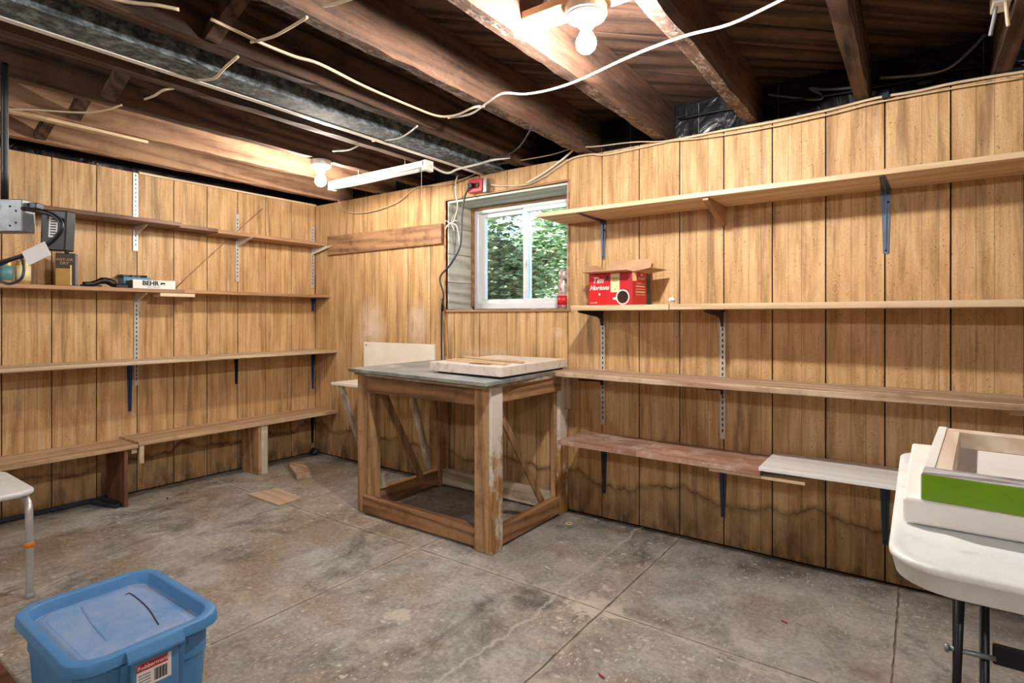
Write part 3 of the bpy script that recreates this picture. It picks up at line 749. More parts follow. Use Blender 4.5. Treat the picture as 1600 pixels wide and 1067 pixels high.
# lowest shelf (D)
zD = .418
plank('shelf_board', M['red_x'], [(-1.425, 2.355), (-1.02, 2.350), (-1.02, B - .001), (-1.425, B - .001)], zD, zD + .020, 'dusty reddish plank, left piece of the lowest shelf under the window wall')
plank('shelf_board', M['red_x'], [(-1.018, 2.350), (-.500, 2.350), (-.500, B - .001), (-1.018, B - .001)], zD, zD + .0205, 'dusty reddish plank, middle piece of the lowest shelf')
plank('shelf_board', M['white_x'], [(-.505, 2.342), (.12, 2.352), (.12, B - .001), (-.505, B - .001)], zD + .0215, zD + .037, 'whitewashed board at the right end of the lowest shelf')
plank('shelf_cleat', M['pine'], [(-.70, 2.358), (-.345, 2.358), (-.345, 2.44), (-.70, 2.44)], zD - .0135, zD - .0005, 'thin pine strip fixed under the joint of the lowest shelf', 'strip')
for x, lb in ((-1.314, 'dark slate bracket under the left reddish plank of the lowest shelf'), (-.719, 'dark slate bracket under the middle reddish plank of the lowest shelf'), (-.105, 'dark slate bracket under the whitewashed board')):
    metal_bracket(x, zD if x < -.2 else zD + .0205, .27, .288, M['bracket_dark'], lb, None, wd=.038)

# dark plank nailed on the wall left of the window
bm = bmn(); prism(bm, [(-A + .18, 1.498), (-2.432, 1.498), (-2.432, 1.625), (-A + .18, 1.640)], 1, B - .022, B - .001); bmesh.ops.bevel(bm, geom=bm.edges[:], offset=.001, segments=1, profile=.5, affect='EDGES')
single('wall_plank', bm, M['plate_x'], 'dark stained plank nailed to the wall between the corner and the window', 'plank')

# ================================================================== SHELVES ON THE LEFT WALL
def lplank(m, y0, y1, d, z0, z1, label, bev=.0015, dy=0, d1=None):
    d1 = d if d1 is None else d1
    return plank('shelf_board', m, [(-A + .001, y0), (-A + d, y0), (-A + d1, y1), (-A + .001, y1)], z0, z1, label, bev=bev)
lplank(M['brown_y'], .62, 1.565, .235, 1.573, 1.594, 'dark brown board, highest shelf of the left wall, piece nearest the metal box')
lplank(M['brown_y'], 1.568, 1.80, .19, 1.571, 1.591, 'short reddish brown board, middle piece of the highest left shelf')
lplank(M['oak_y'], 1.803, B - .001, .185, 1.566, 1.588, 'tan brown board ending in the corner, highest left shelf', d1=.175)
def wire_bracket(y, z, arm, label):
    t = thing('shelf_bracket', label, 'bracket', (-A, y, z), None)
    bm = bmn(); prism(bm, [(-A + .0095, z - .001), (-A + arm, z - .001), (-A + arm, z - .006), (-A + .03, z - .05), (-A + .0095, z - .055)], 1, y - .003, y + .003); obj('blade', bm, M['white_metal'], t)
    bm = bmn(); box(bm, -A + .02, -A + arm, y - .008, y + .008, z - .0025, z - .001); obj('top_lip', bm, M['white_metal'], t)
wire_bracket(1.408, 1.573, .17, 'cream metal bracket under the dark brown board')
wire_bracket(2.023, 1.566, .19, 'cream metal bracket under the middle of the tan brown board')
wire_bracket(2.608, 1.566, .245, 'cream metal bracket in the corner under the highest left shelf')
wire_bracket(1.408, 1.178, .16, 'cream metal bracket under the shelf with the white carton')
standard(1.408, 1.428, 1.888, 'slotted metal rail on the left wall reaching the top of the panelling', 'x')
standard(2.023, 1.278, 1.735, 'slotted metal rail on the left wall around its middle', 'x')
standard(2.611, 1.258, 1.724, 'slotted metal rail on the left wall next to the corner', 'x')
standard(1.413, .632, 1.176, 'slotted metal rail on the left wall below the white carton', 'x')
lplank(M['oak_y'], .50, 1.600, .185, 1.179, 1.200, 'tan brown board carrying the cans and white carton')
lplank(M['oak_y'], 1.603, B - .001, .180, 1.181, 1.202, 'tan brown board between the white carton and the corner')
plank('shelf_cleat', M['pine_y'], [(-A + .08, 1.47), (-A + .182, 1.47), (-A + .182, 1.665), (-A + .08, 1.665)], 1.158, 1.178, 'small pine block under the shelf joint by the white carton', 'strip')
metal_bracket_x = None
def side_bracket(y, z, arm, drop, m, label, wd=.032):
    t = thing('shelf_bracket', label, 'bracket', (-A, y, z), None); x = -A + .001
    bm = bmn()
    loft(bm, [[(x, y - wd/2, z), (x, y + wd/2, z), (x + .003, y + wd/2, z), (x + .003, y - wd/2, z)], [(x, y - .008, z - drop), (x, y + .008, z - drop), (x + .003, y + .008, z - drop), (x + .003, y - .008, z - drop)]])
    loft(bm, [[(x + .003, y - .004, z), (x + .003, y + .004, z), (x + .014, y + .003, z), (x + .014, y - .003, z)], [(x + .003, y - .003, z - drop + .02), (x + .003, y + .003, z - drop + .02), (x + .006, y + .002, z - drop + .02), (x + .006, y - .002, z - drop + .02)]])
    bmesh.ops.recalc_face_normals(bm, faces=bm.faces[:]); obj('wall_leg', bm, m, t)
    bm = bmn(); loft(bm, [[(x + .003, y - wd/2, z), (x + .003, y + wd/2, z), (x + .003, y + wd/2, z - .003), (x + .003, y - wd/2, z - .003)], [(x + arm, y - .008, z), (x + arm, y + .008, z), (x + arm, y + .008, z - .003), (x + arm, y - .008, z - .003)]])
    bmesh.ops.recalc_face_normals(bm, faces=bm.faces[:]); obj('arm', bm, m, t)
side_bracket(2.615, 1.180, .16, .10, M['bracket_blue'], 'small blue bracket near the corner under the second left shelf')
zG = .772
lplank(M['beige_y'], .45, B - .001, .275, zG, zG + .020, 'long pale beige board, third shelf down on the left wall', bev=.004)
side_bracket(1.380, zG, .25, .29, M['bracket_blue'], 'blue grey bracket under the pale beige board, left one')
side_bracket(2.019, zG, .24, .19, M['black_metal'], 'black bracket under the middle of the pale beige board', wd=.028)
side_bracket(2.615, zG, .24, .285, M['bracket_blue'], 'blue grey bracket under the pale beige board in the corner')
zH = .335
lplank(M['old_y'], .45, 1.322, .275, zH - .022, zH, 'weathered tan plank, lowest left shelf, left piece', bev=.002)
lplank(M['old_y'], 1.326, B - .001, .272, zH - .012, zH + .010, 'worn tan plank, lowest left shelf, piece running to the corner', bev=.002)
bm = bmn(); box(bm, -A + .01, -A + .262, 1.258, 1.276, .001, zH - .023, .001)
single('shelf_support', bm, M['ply_dark'], 'brown plywood panel standing under the lowest left shelf', 'support')
bm = bmn(); box(bm, -A + .05, -A + .262, 2.028, 2.046, .001, zH - .013, .001); t1 = single('shelf_support', bm, M['bench_z'], 'narrow brown board standing under the lowest left shelf toward the corner', 'support')
bm = bmn(); box(bm, -A + .235, -A + .262, 2.047, 2.092, .001, zH - .013, .001); single('shelf_support', bm, M['washed_z'], 'whitewashed post standing under the lowest left shelf toward the corner', 'support')
bm = bmn(); box(bm, -A + .225, -A + .258, 1.295, 1.322, zH - .05, zH - .023, .001); box(bm, -A + .245, -A + .270, 1.328, 1.352, .225, zH - .013, .001)
single('shelf_cleat', bm, M['pine_z'], 'yellow pine cleat hanging at the joint of the lowest left shelf', 'strip')
side_bracket(1.36, zH - .013, .22, .20, M['black_metal'], 'black bracket behind the pine cleat under the lowest left shelf', wd=.028)
side_bracket(2.612, zH - .013, .22, .25, M['black_metal'], 'black bracket under the lowest left shelf in the corner', wd=.034)
bm = bmn(); box(bm, -A + .001, -A + .016, 1.425, B - .001, TOPB - .003, TOPB + .010, .001)
single('top_batten', bm, M['pine_y'], 'thin pale batten along the top of the left panelling', 'strip')
bm = bmn(); tube(bm, [(-A + .03, 1.62, 1.215), (-A + .02, 1.9, 1.50), (-A + .015, 2.20, 1.80)], .0035, 6, 3)
single('leaning_stick', bm, M['oak_y'], 'thin rod leaning diagonally on the left wall above the white carton', 'rod')

# ================================================================== WORKBENCH
t = thing('workbench', 'rough timber workbench with grey top and braced legs in front of the window', 'workbench', (-2.0, 2.2, 0))
HB = .745
bm = bmn(); prism(bm, [(-2.485, 1.945), (-1.465, 1.850), (-1.512, 2.615), (-2.52, 2.632)], 2, HB, HB + .018); bmesh.ops.bevel(bm, geom=bm.edges[:], offset=.002, segments=1, profile=.5, affect='EDGES')
obj('tabletop', bm, M['bench_top'], t)
bm = bmn(); prism(bm, [(-2.455, 1.962), (-1.49, 1.880), (-1.50, 2.60), (-2.49, 2.61)], 2, HB - .016, HB - .001); obj('sub_top', bm, M['washed_x'], t)
def leg(x0, x1, y0, y1, m=M['bench_z'], z1=HB - .017):
    bm = bmn(); box(bm, x0, x1, y0, y1, .001, z1, .002); return obj('leg', bm, m, t)
leg(-1.600, -1.520, 1.935, 2.018); bm = bmn(); box(bm, -1.519, -1.503, 1.935, 2.018, .001, HB - .017, .002); o = obj('leg_facing', bm, M['paint_z'], t); o['label'] = 'white worn paint over timber'
leg(-2.440, -2.375, 1.972, 2.045); leg(-2.374, -2.352, 1.980, 2.055)
leg(-1.575, -1.545, 2.535, 2.618); bm = bmn(); box(bm, -1.544, -1.522, 2.545, 2.628, .001, HB - .017, .002); o = obj('leg_facing', bm, M['paint_z'], t); o['label'] = 'white worn paint over timber'
leg(-2.465, -2.375, 2.545, 2.625)
def rail(nm, x0, x1, y0, y1, z0, z1, m): bm = bmn(); box(bm, x0, x1, y0, y1, z0, z1, .002); return obj(nm, bm, m, t)
rail('apron', -2.351, -1.601, 1.965, 2.003, .640, HB - .017, M['bench_x'])
rail('apron', -1.545, -1.507, 2.019, 2.534, .655, HB - .017, M['bench_y'])
rail('apron', -2.440, -2.405, 2.056, 2.544, .640, HB - .017, M['bench_y'])
rail('apron', -2.374, -1.576, 2.585, 2.620, .640, HB - .017, M['bench_x'])
rail('lower_rail', -2.374, -1.601, 1.950, 1.988, .012, .098, M['bench_x'])
rail('lower_rail', -1.558, -1.520, 2.019, 2.534, .012, .096, M['bench_y'])
rail('lower_rail', -2.430, -2.392, 2.056, 2.544, .012, .096, M['bench_y'])
rail('lower_rail', -2.374, -1.576, 2.560, 2.598, .012, .105, M['washed_x'])
o = rail('scrap_block', -2.391, -2.375, 2.056, 2.120, .10, .185, M['washed_z']); 
bm = bmn(); bar(bm, (-2.387, 2.06, .70), (-2.383, 2.40, .07), .016, .042, (0, 1, 0), .001); obj('brace', bm, M['brace'], t)
bm = bmn(); bar(bm, (-1.566, 2.06, .62), (-1.566, 2.44, .085), .014, .034, (0, 1, 0), .001); obj('brace', bm, M['brace'], t)
bm = bmn(); box(bm, -1.521, -1.500, 2.585, 2.634, .55, HB - .03, .003)
obj('corner_block', bm, M['pine_z'], t)

# marbled slab on the bench
t = thing('table_slab', 'thick marbled laminate slab lying on the workbench', 'slab', (-1.72, 2.28, HB + .0185))
bm = bmn(); prism(bm, [(-1.925, 2.05), (-1.495, 2.005), (-1.515, 2.56), (-1.955, 2.58)], 2, HB + .0185, HB + .028); obj('underlay', bm, M['black_metal'], t)
bm = bmn(); prism(bm, [(-1.96, 2.025), (-1.480, 1.975), (-1.505, 2.585), (-1.99, 2.605)], 2, HB + .0282, HB + .072); bmesh.ops.bevel(bm, geom=bm.edges[:], offset=.0025, segments=2, profile=.5, affect='EDGES')
obj('slab_body', bm, M['marble'], t)
zs = HB + .0725
def slat(p0, p1, w_, h_, label, dz=0, m='pine'):
    bm = bmn(); bar(bm, (p0[0], p0[1], zs + dz + h_/2 + .0004), (p1[0], p1[1], zs + dz + h_/2 + .0004), w_, h_, (0, 0, 1), .0006)
    return single('wood_offcut', bm, M[m], label, 'offcut')
slat((-1.93, 2.13), (-1.53, 2.075), .030, .006, 'pale thin slat lying nearest the front of the marbled slab')
slat((-1.945, 2.19), (-1.55, 2.13), .022, .007, 'pale narrow slat lying second from the front on the slab')
slat((-1.99, 2.32), (-1.52, 2.20), .020, .008, 'pale long slat crossing behind the others on the slab', .002)
slat((-1.72, 2.060), (-1.60, 2.048), .030, .004, 'short grey shim beside the front slats on the slab', 0, 'bench_x')

# ------------------------------------------------------------------ white fold-up shelf behind the bench
t = thing('wall_desk', 'small white shelf with back board and two pale slanted legs left behind the workbench', 'shelf', (-2.8, B, .57))
bm = bmn(); box(bm, -3.180, -2.497, B - .013, B - .0005, .600, .861, .001); obj('back_board', bm, M['white_board'], t)
bm = bmn(); box(bm, -3.200, -2.420, 2.365, B - .001, .582, .599, .001); obj('shelf_top', bm, M['white_board'], t)
bm = bmn(); bar(bm, (-3.12, 2.385, .581), (-3.12, 2.600, .010), .045, .020, (0, 1, 0)); obj('leg', bm, M['washed_z'], t)
bm = bmn(); bar(bm, (-2.455, 2.385, .581), (-2.50, 2.610, .002), .045, .020, (0, 1, 0)); obj('leg', bm, M['washed_z'], t)
bm = bmn(); lathe(bm, [(.005, 0), (.005, .002), (0, .003)], 8, M=Matrix.Translation((-3.155, B - .013, .840)) @ Matrix.Rotation(PI/2, 4, 'X')); obj('screw', bm, M['slot'], t)

# ================================================================== THINGS ON THE SHELVES
zt = zB + .0245
# red coffee carton
t = thing('coffee_carton', 'open red coffee carton with raised flaps on the sill-height shelf', 'carton', (-1.2, 2.5, zt))
yc = 2.415; cx0, cx1 = -1.296, -1.060; dpt = .17; hh = .155
e1 = Vector((1, -.10, 0)).normalized(); e2 = Vector((.10, 1, 0)).normalized(); O = Vector((cx0, yc + .022, zt + .0005))
Wc = .238
def cp(a, b, c): return O + e1 * a + e2 * b + Vector((0, 0, c))
bm = bmn()
for a0, a1, b0, b1 in ((0, Wc, 0, .003), (0, Wc, dpt - .003, dpt), (0, .003, .003, dpt - .003), (Wc - .003, Wc, .003, dpt - .003)):
    loft(bm, [[cp(a0, b0, 0), cp(a1, b0, 0), cp(a1, b1, 0), cp(a0, b1, 0)], [cp(a0, b0, hh), cp(a1, b0, hh), cp(a1, b1, hh), cp(a0, b1, hh)]])
loft(bm, [[cp(.003, .003, 0), cp(Wc-.003, .003, 0), cp(Wc-.003, dpt-.003, 0), cp(.003, dpt-.003, 0)], [cp(.003, .003, .003), cp(Wc-.003, .003, .003), cp(Wc-.003, dpt-.003, .003), cp(.003, dpt-.003, .003)]])
obj('carton_body', bm, M['red_card'], t)
def flap(pa, pb, vec, th=.0025):
    bm = bmn(); n = (pb - pa).cross(vec).normalized() * th
    loft(bm, [[pa, pb, pb + vec, pa + vec], [pa + n, pb + n, pb + vec + n, pa + vec + n]]); bmesh.ops.recalc_face_normals(bm, faces=bm.faces[:])
    return obj('flap', bm, [M['card']], t)
Z = Vector((0, 0, 1))
flap(cp(0, 0, hh), cp(Wc, 0, hh), -e2 * .060 + Z * .004)
flap(cp(.0, dpt, hh), cp(Wc, dpt, hh), e2 * .015 + Z * .070)
flap(cp(0, 0, hh), cp(0, dpt, hh), -e1 * .035 + Z * .045)
flap(cp(Wc, 0, hh), cp(Wc, dpt, hh), e1 * .085 + Z * .012)
def fpatch(name, a0, a1, c0, c1, m, off=.0006, side=False):
    bm = bmn()
    if side: q = [cp(Wc, a0, c0), cp(Wc, a1, c0), cp(Wc, a1, c1), cp(Wc, a0, c1)]; n = e1 * off
    else: q = [cp(a0, 0, c0), cp(a1, 0, c0), cp(a1, 0, c1), cp(a0, 0, c1)]; n = -e2 * off
    loft(bm, [[p for p in q], [p + n for p in q]]); bmesh.ops.recalc_face_normals(bm, faces=bm.faces[:]); return obj(name, bm, m, t)
FM = lambda a, c, off=.0014: face_matrix(cp(a, -off, c), e1, Z)
fpatch('cream_panel', .122, .170, .060, .150, M['cream_card'])
text_part('lettering', 'Tim', M['label_white'], t, FM(.052, .118), .040, .35, .0006)
text_part('lettering', 'Hortons', M['label_white'], t, FM(.060, .083), .0310, .35, .0006)
text_part('lettering', 'ORIGINAL', M['gold'], t, FM(.146, .125), .0095)
text_part('lettering', 'BLEND', M['gold'], t, FM(.146, .113), .0095)
text_part('lettering', '30', M['gold'], t, FM(.146, .074), .009)
text_part('lettering', '30 K-CUP', M['label_white'], t, FM(.030, .012), .009)
fpatch('round_seal', .098, .112, .122, .140, M['brown_card'])
bm = bmn()   # small maple leaf like mark: diamond
prism(bm, [(0, .007), (.006, 0), (0, -.007), (-.006, 0)], 2, 0, .0006)
for v in bm.verts: v.co = FM(.062, .052) @ v.co
obj('leaf_mark', bm, M['label_white'], t)
bm = bmn(); lathe(bm, [(.036, 0), (.036, .0008), (.030, .0010)], 24, M=FM(.187, .036, .0009)); obj('cup_print', bm, M['label_white'], t)
bm = bmn(); lathe(bm, [(.029, .0), (.029, .0008)], 24, M=FM(.188, .037, .0022)); obj('coffee_print', bm, M['cup'], t)
fpatch('cup_handle_print', .135, .158, .026, .036, M['label_white'], .001)
fpatch('print_band', .205, .2375, .004, .152, M['red_plastic'])
fpatch('cream_tab', .0, .035, .11, .15, M['cream_card'], side=True)
fpatch('dark_spine', .13, .168, .003, .150, M['green_dark'], side=True)
for k in range(5): fpatch('print_line', .03, .115, .045 + k*.013, .050 + k*.013, M['cream_card'] if k % 2 else M['card'], .0007, side=True)
text_part('lettering', 'Tim\nHortons', M['label_white'], t, face_matrix(cp(Wc + .0014, .08, .132), e2, Z), .016, .3, .0002)

# crumpled paper
bm = bmn(); bmesh.ops.create_icosphere(bm, subdivisions=2, radius=.013, matrix=Matrix.Translation((-.868, 2.39, zt + .011)))
rd = random.Random(2)
for v in bm.verts: v.co += Vector((rd.uniform(-.004, .004), rd.uniform(-.004, .004), rd.uniform(-.004, .003)))
zmin = min(v.co.z for v in bm.verts)
for v in bm.verts: v.co.z += zt + .001 - zmin
single('crumpled_tissue', bm, M['label_white'], 'small crumpled white scrap on the shelf right of the red carton', 'scrap')

# spray can on the sill
t = thing('spray_can', 'tall red and silver spray can standing on the window sill', 'can', (-1.577, B + .035, WZ0))
cx, cy = -1.577, B + .035; z_ = WZ0
bm = bmn(); lathe(bm, [(.030, z_), (.0325, z_ + .004), (.0325, z_ + .150), (.031, z_ + .156), (.026, z_ + .168)], 24, cx, cy); obj('can_body', bm, M['can_print'], t)
bm = bmn(); lathe(bm, [(.0331, z_ + .02), (.0331, z_ + .072)], 24, cx, cy); obj('red_label', bm, M['red_card'], t)
bm = bmn(); lathe(bm, [(.027, z_ + .168), (.0285, z_ + .172), (.0285, z_ + .196), (.024, z_ + .208), (.012, z_ + .213), (0, z_ + .213)], 24, cx, cy); obj('cap', bm, M['can_print'], t)

# left shelf goods
zF = 1.2005
# white carton with a bear mark
t = thing('paint_carton', 'low white carton with black lettering and bear mark on the left shelf', 'carton', (-3.63, 1.44, zF))
xf = -A + .155
bm = bmn(); box(bm, xf - .085, xf, 1.340, 1.565, zF, zF + .050, .001); obj('carton_body', bm, M['label_white'], t)
bm = bmn(); box(bm, xf - .080, xf - .004, 1.3385, 1.3398, zF + .002, zF + .046); obj('end_print', bm, M['brown_card'], t)
text_part('lettering', 'BEHR', M['ink'], t, face_matrix((xf + .0012, 1.430, zF + .031), (0, 1, 0), (0, 0, 1)), .036, 0, .0012)
text_part('lettering', 'PAINT  SUPPLY  KIT', M['label_grey'], t, face_matrix((xf + .0012, 1.448, zF + .010), (0, 1, 0), (0, 0, 1)), .0075)
bm = bmn()   # walking bear silhouette
prism(bm, [(0, .003), (0, .010), (.003, .013), (.012, .014), (.018, .013), (.022, .014), (.026, .012), (.030, .009), (.027, .008), (.023, .007), (.022, 0), (.018, 0), (.018, .005), (.008, .005), (.006, 0), (.002, 0)], 2, 0, .0006)
MM = face_matrix((xf + .0008, 1.482, zF + .024), (0, 1, 0), (0, 0, 1))
for v in bm.verts: v.co = MM @ v.co
obj('bear_mark', bm, M['ink'], t)
bm = bmn(); bar(bm, (xf - .03, 1.55, zF + .0535), (xf - .01, 1.60, zF + .060), .02, .0015); obj('loose_flap', bm, M['label_white'], t)
# tan paper pouch, blue pack behind
bm = bmn(); box(bm, -A + .012, -A + .066, 1.325, 1.47, zF, zF + .068, .003)
t2 = thing('tool_pack', 'blue and black tool pack behind the white carton', 'pack', (-3.72, 1.4, zF)); obj('pack_body', bm, M['blue_pack'], t2)
bm = bmn(); rough_beam(bm, -A + .014, -A + .062, 1.31, 1.45, zF + .0685, zF + .080, 'y', 10, .003, 4); obj('rough_tool_edge', bm, M['black_metal'], t2)
# black hand tool
t2 = thing('hand_tool', 'black curved hand tool lying between the brown tin and white carton', 'tool', (-3.66, 1.20, zF))
bm = bmn(); tube(bm, [(-3.640, 1.115, zF + .014), (-3.645, 1.16, zF + .018), (-3.650, 1.20, zF + .036), (-3.650, 1.235, zF + .034), (-3.645, 1.265, zF + .016)], [.013, .015, .019, .020, .014], 10, 5); obj('handle', bm, M['black_metal'], t2)
bm = bmn(); box(bm, -3.675, -3.625, 1.262, 1.325, zF, zF + .020, .004); obj('tool_head', bm, M['cable_black'], t2)
bm = bmn(); box(bm, -3.665, -3.640, 1.105, 1.20, zF, zF + .012, .003); obj('tool_foot', bm, M['cable_black'], t2)
# dark tin
t2 = thing('solvent_tin', 'tall brown and yellow rectangular tin with pale grey side on the left shelf', 'tin', (-3.66, 1.045, zF))
Mt = Matrix.Translation((-3.665, 1.050, zF)) @ Matrix.Rotation(math.radians(-28), 4, 'Z')
bm = bmn(); box(bm, -.030, .030, -.042, .042, 0, .172, .003, Mt); obj('tin_body', bm, M['brown_card'], t2)
bm = bmn(); box(bm, .0301, .0306, -.040, .020, .004, .092, 0, Mt); obj('yellow_label', bm, M['gold'], t2)
bm = bmn(); box(bm, -.028, .028, .0421, .0428, .004, .166, 0, Mt); o = obj('grey_side_label', bm, M['grey_card'], t2)
bm = bmn(); box(bm, .0307, .0312, .0205, .0275, .004, .110, 0, Mt); obj('yellow_strip', bm, M['cream_card'], t2)
bm = bmn(); lathe(bm, [(.010, .172), (.010, .184), (0, .184)], 14, M=Mt); obj('cap', bm, M['black_metal'], t2)
text_part('lettering', 'WET-OR\nDRY', M['card'], t2, Mt @ face_matrix((.0316, -.004, .128), (0, 1, 0), (0, 0, 1)), .019)
# cans at the far left
def can(x, y, r, h, body, band, label, nm='can'):
    t3 = thing(nm, label, 'can', (x, y, zF))
    bm = bmn(); lathe(bm, [(r * .97, zF), (r, zF + .003), (r, zF + h - .003), (r * .96, zF + h), (r * .9, zF + h - .002), (0, zF + h - .002)], 22, x, y); obj('can_body', bm, body, t3)
    bm = bmn(); lathe(bm, [(r + .0006, zF + h * .15), (r + .0006, zF + h * .8)], 22, x, y); obj('can_label', bm, band, t3); return t3
can(-3.655, .868, .030, .118, M['gold'], M['cream_card'], 'gold tin with cream label behind the hanging cable loop', 'paint_can')
can(-3.650, .800, .028, .112, M['gold'], M['teal'], 'small tin with teal label behind the hanging cable loop', 'paint_can')
t2 = thing('white_jug', 'white plastic jug at the extreme left of the left shelf', 'jug', (-3.63, .725, zF))
bm = bmn(); lathe(bm, [(.036, zF), (.038, zF + .005), (.038, zF + .13), (.030, zF + .16), (.014, zF + .175), (.014, zF + .19), (0, zF + .19)], 22, -3.63, .722); obj('jug_body', bm, M['white_plastic'], t2)
bm = bmn(); lathe(bm, [(.016, zF + .1905), (.016, zF + .205), (0, zF + .205)], 16, -3.63, .722); obj('jug_cap', bm, M['teal'], t2)

# ================================================================== HANGING ELECTRICAL BITS AT THE LEFT
t = thing('junction_box', 'perforated galvanised metal junction box hanging at the left edge', 'electrical box', (-2.55, .52, 1.30))
p = lambda px, py, Zd: Vector((0, 0, CAM_Z)) + (Vector((-_c, _s, 0)) + Vector((_s, _c, 0)) * ((px - 800) / FPX) - Vector((0, 0, 1)) * ((py - 495) / FPX)) * Zd
jx, jy = -2.46, .575
jr = Vector((_s, _c, 0)); jf = Vector((-_c, _s, 0))
J0 = Vector((-2.449, .578, 1.325))
Mj = Matrix(((jr.x, jf.x, 0, J0.x), (jr.y, jf.y, 0, J0.y), (0, 0, 1, J0.z), (0, 0, 0, 1)))
bm = bmn(); box(bm, -.115, 0, 0, .055, 0, .110, .003, Mj); obj('box_body', bm, M['steel'], t)
bm = bmn()
for hx, hz in ((-.020, .070), (-.020, .030), (-.040, .085), (-.040, .020)): lathe(bm, [(.0035, 0), (.0035, .001), (0, .001)], 10, M=Mj @ Matrix.Translation((hx, -.0002, hz)) @ Matrix.Rotation(PI/2, 4, 'X'))
obj('screw_hole', bm, M['slot'], t)
bm = bmn()
for hz in (.083, .025):
    P_ = [Mj @ Vector((-.085 + .016*math.cos(a*PI/8), -.001, hz + .016*math.sin(a*PI/8))) for a in range(17)]; tube(bm, P_, .0012, 5, 1)
obj('knockout', bm, M['std'], t)
bm = bmn(); q = Mj @ Vector((-.085, .03, .11)); tube(bm, [q, (q.x, q.y, 1.65), (q.x, q.y, 1.905)], .011, 10, 2); obj('hanging_conduit', bm, M['cable_black'], t)
bm = bmn(); box(bm, -.001, .030, .02, .055, .082, .102, .003, Mj); obj('cable_clamp', bm, M['cable_navy'], t)
t = thing('power_adapter', 'black power adapter with printed warning label hanging beside the metal box', 'adapter', (-2.42, .62, 1.28))
Ma = Mj @ Matrix.Translation((.016, .05, -.055)) @ Matrix.Rotation(.05, 4, 'Y')
bm = bmn(); box(bm, 0, .088, 0, .045, 0, .140, .004, Ma); obj('adapter_body', bm, M['cable_black'], t)
bm = bmn(); box(bm, .030, .060, -.0008, -.0001, .045, .120, 0, Ma); obj('warning_label', bm, M['label_white'], t)
bm = bmn()
for k in range(7): box(bm, .036, .056, -.0014, -.0009, .052 + k*.009, .056 + k*.009, 0, Ma)
o = obj('label_print', bm, M['ink'], t); o['kind'] = 'stuff'
Zc = 1.86
cbl = thing('power_cable', 'thick black cable looping round from the metal box with a white tag', 'cable', tuple(p(40, 400, Zc)))
bm = bmn(); tube(bm, [p(36, 326, Zc+.03), p(60, 330, Zc), p(84, 337, Zc), p(96, 352, Zc), p(90, 368, Zc), p(70, 385, Zc), p(40, 398, Zc), p(0, 410, Zc), p(-30, 416, Zc)], .0075, 8, 6); obj('cable_loop', bm, M['cable_black'], cbl)
bm = bmn(); tube(bm, [p(-20, 420, Zc+.02), p(5, 412, Zc+.02), p(30, 402, Zc+.03), p(37, 415, Zc+.03), p(34, 434, Zc+.02), p(18, 443, Zc+.02), p(2, 440, Zc+.02), p(-15, 425, Zc+.02)], .0045, 8, 6); obj('cable_loop', bm, M['cable_navy'], cbl)
bm = bmn(); a, b, c_, d_ = p(34, 394, Zc-.012), p(70, 377, Zc-.012), p(80, 398, Zc-.012), p(45, 415, Zc-.012); n_ = -jf * .001
loft(bm, [[a, b, c_, d_], [a + n_, b + n_, c_ + n_, d_ + n_]]); bmesh.ops.recalc_face_normals(bm, faces=bm.faces[:]); obj('white_tag', bm, M['label_white'], cbl)

# ================================================================== LAMPS
def bulb(t, x, y, z, m, r=.030):
    bm = bmn(); lathe(bm, [(0, z - r), (r*.5, z - r*.87), (r*.87, z - r*.5), (r, z), (r*.92, z + r*.42), (r*.65, z + r*.9), (r*.45, z + r*1.35), (r*.42, z + r*1.6)], 20, x, y); obj('bulb', bm, m, t)
def lampholder(x, y, z, m, label, r=.055, h=.032, base='std'):
    t = thing('bulb_lamp', label, 'lamp', (x, y, z - .10))
    bm = bmn(); lathe(bm, [(r * .96, z - h), (r, z - h + .003), (r, z - .001)], 28, x, y, smooth=False); obj('lamp_base', bm, M[base], t)
    bm = bmn(); lathe(bm, [(.020, z - h - .034), (.024, z - h - .030), (.026, z - h - .012), (r * .9, z - h - .006), (r * .96, z - h - .0002)], 28, x, y); obj('socket', bm, M['fix_white'], t)
    bulb(t, x, y, z - h - .034 - .046, m)
lampholder(-2.668, 1.905, JZ - .003, M['bulb_left'], 'bare bulb in round white holder under a joist near the corner')
t = lampholder(-.795, 1.478, 1.954, M['bulb_main'], 'bright bare bulb in round holder on the pale board between joists', .062, .03)
lampholder(-2.264, -.95, JZ - .003, M['bulb_rear_fill'], 'unseen fill bulb added behind the camera to the left')  # this bulb and the next are added out of view as fill light
lampholder(.655 - .004, -.75, JZ - .003, M['bulb_rear_fill'], 'unseen fill bulb added behind the camera to the right')
# tube light, off
t = thing('strip_light', 'unlit white strip light hanging under the joists near the window', 'lamp', (-2.5, 2.15, 1.80))
bm = bmn(); box(bm, -2.90, -2.10, 2.125, 2.185, 1.826, 1.858, .003); obj('housing', bm, M['fix_white'], t)
bm = bmn(); tube(bm, [(-2.885, 2.155, 1.818), (-2.115, 2.155, 1.818)], .009, 12, 1); obj('fluorescent_tube', bm, M['white_plastic'], t)
bm = bmn(); box(bm, -2.915, -2.890, 2.13, 2.18, 1.808, 1.857, .002); obj('end_cap', bm, M['fix_white'], t)
bm = bmn(); box(bm, -2.112, -2.085, 2.125, 2.185, 1.806, 1.860, .002); obj('end_cap', bm, M['fix_white'], t)
bm = bmn()
for x in (-2.66, -2.27): tube(bm, [(x, 2.155, 1.857), (x, 2.155, 1.8975)], .002, 6, 1)
obj('hanger', bm, M['std'], t)
bm = bmn(); tube(bm, [(-2.11, 2.12, 1.812), (-2.11, 2.12, 1.66)], .0012, 5, 1); obj('pull_cord', bm, M['cable_white'], t)

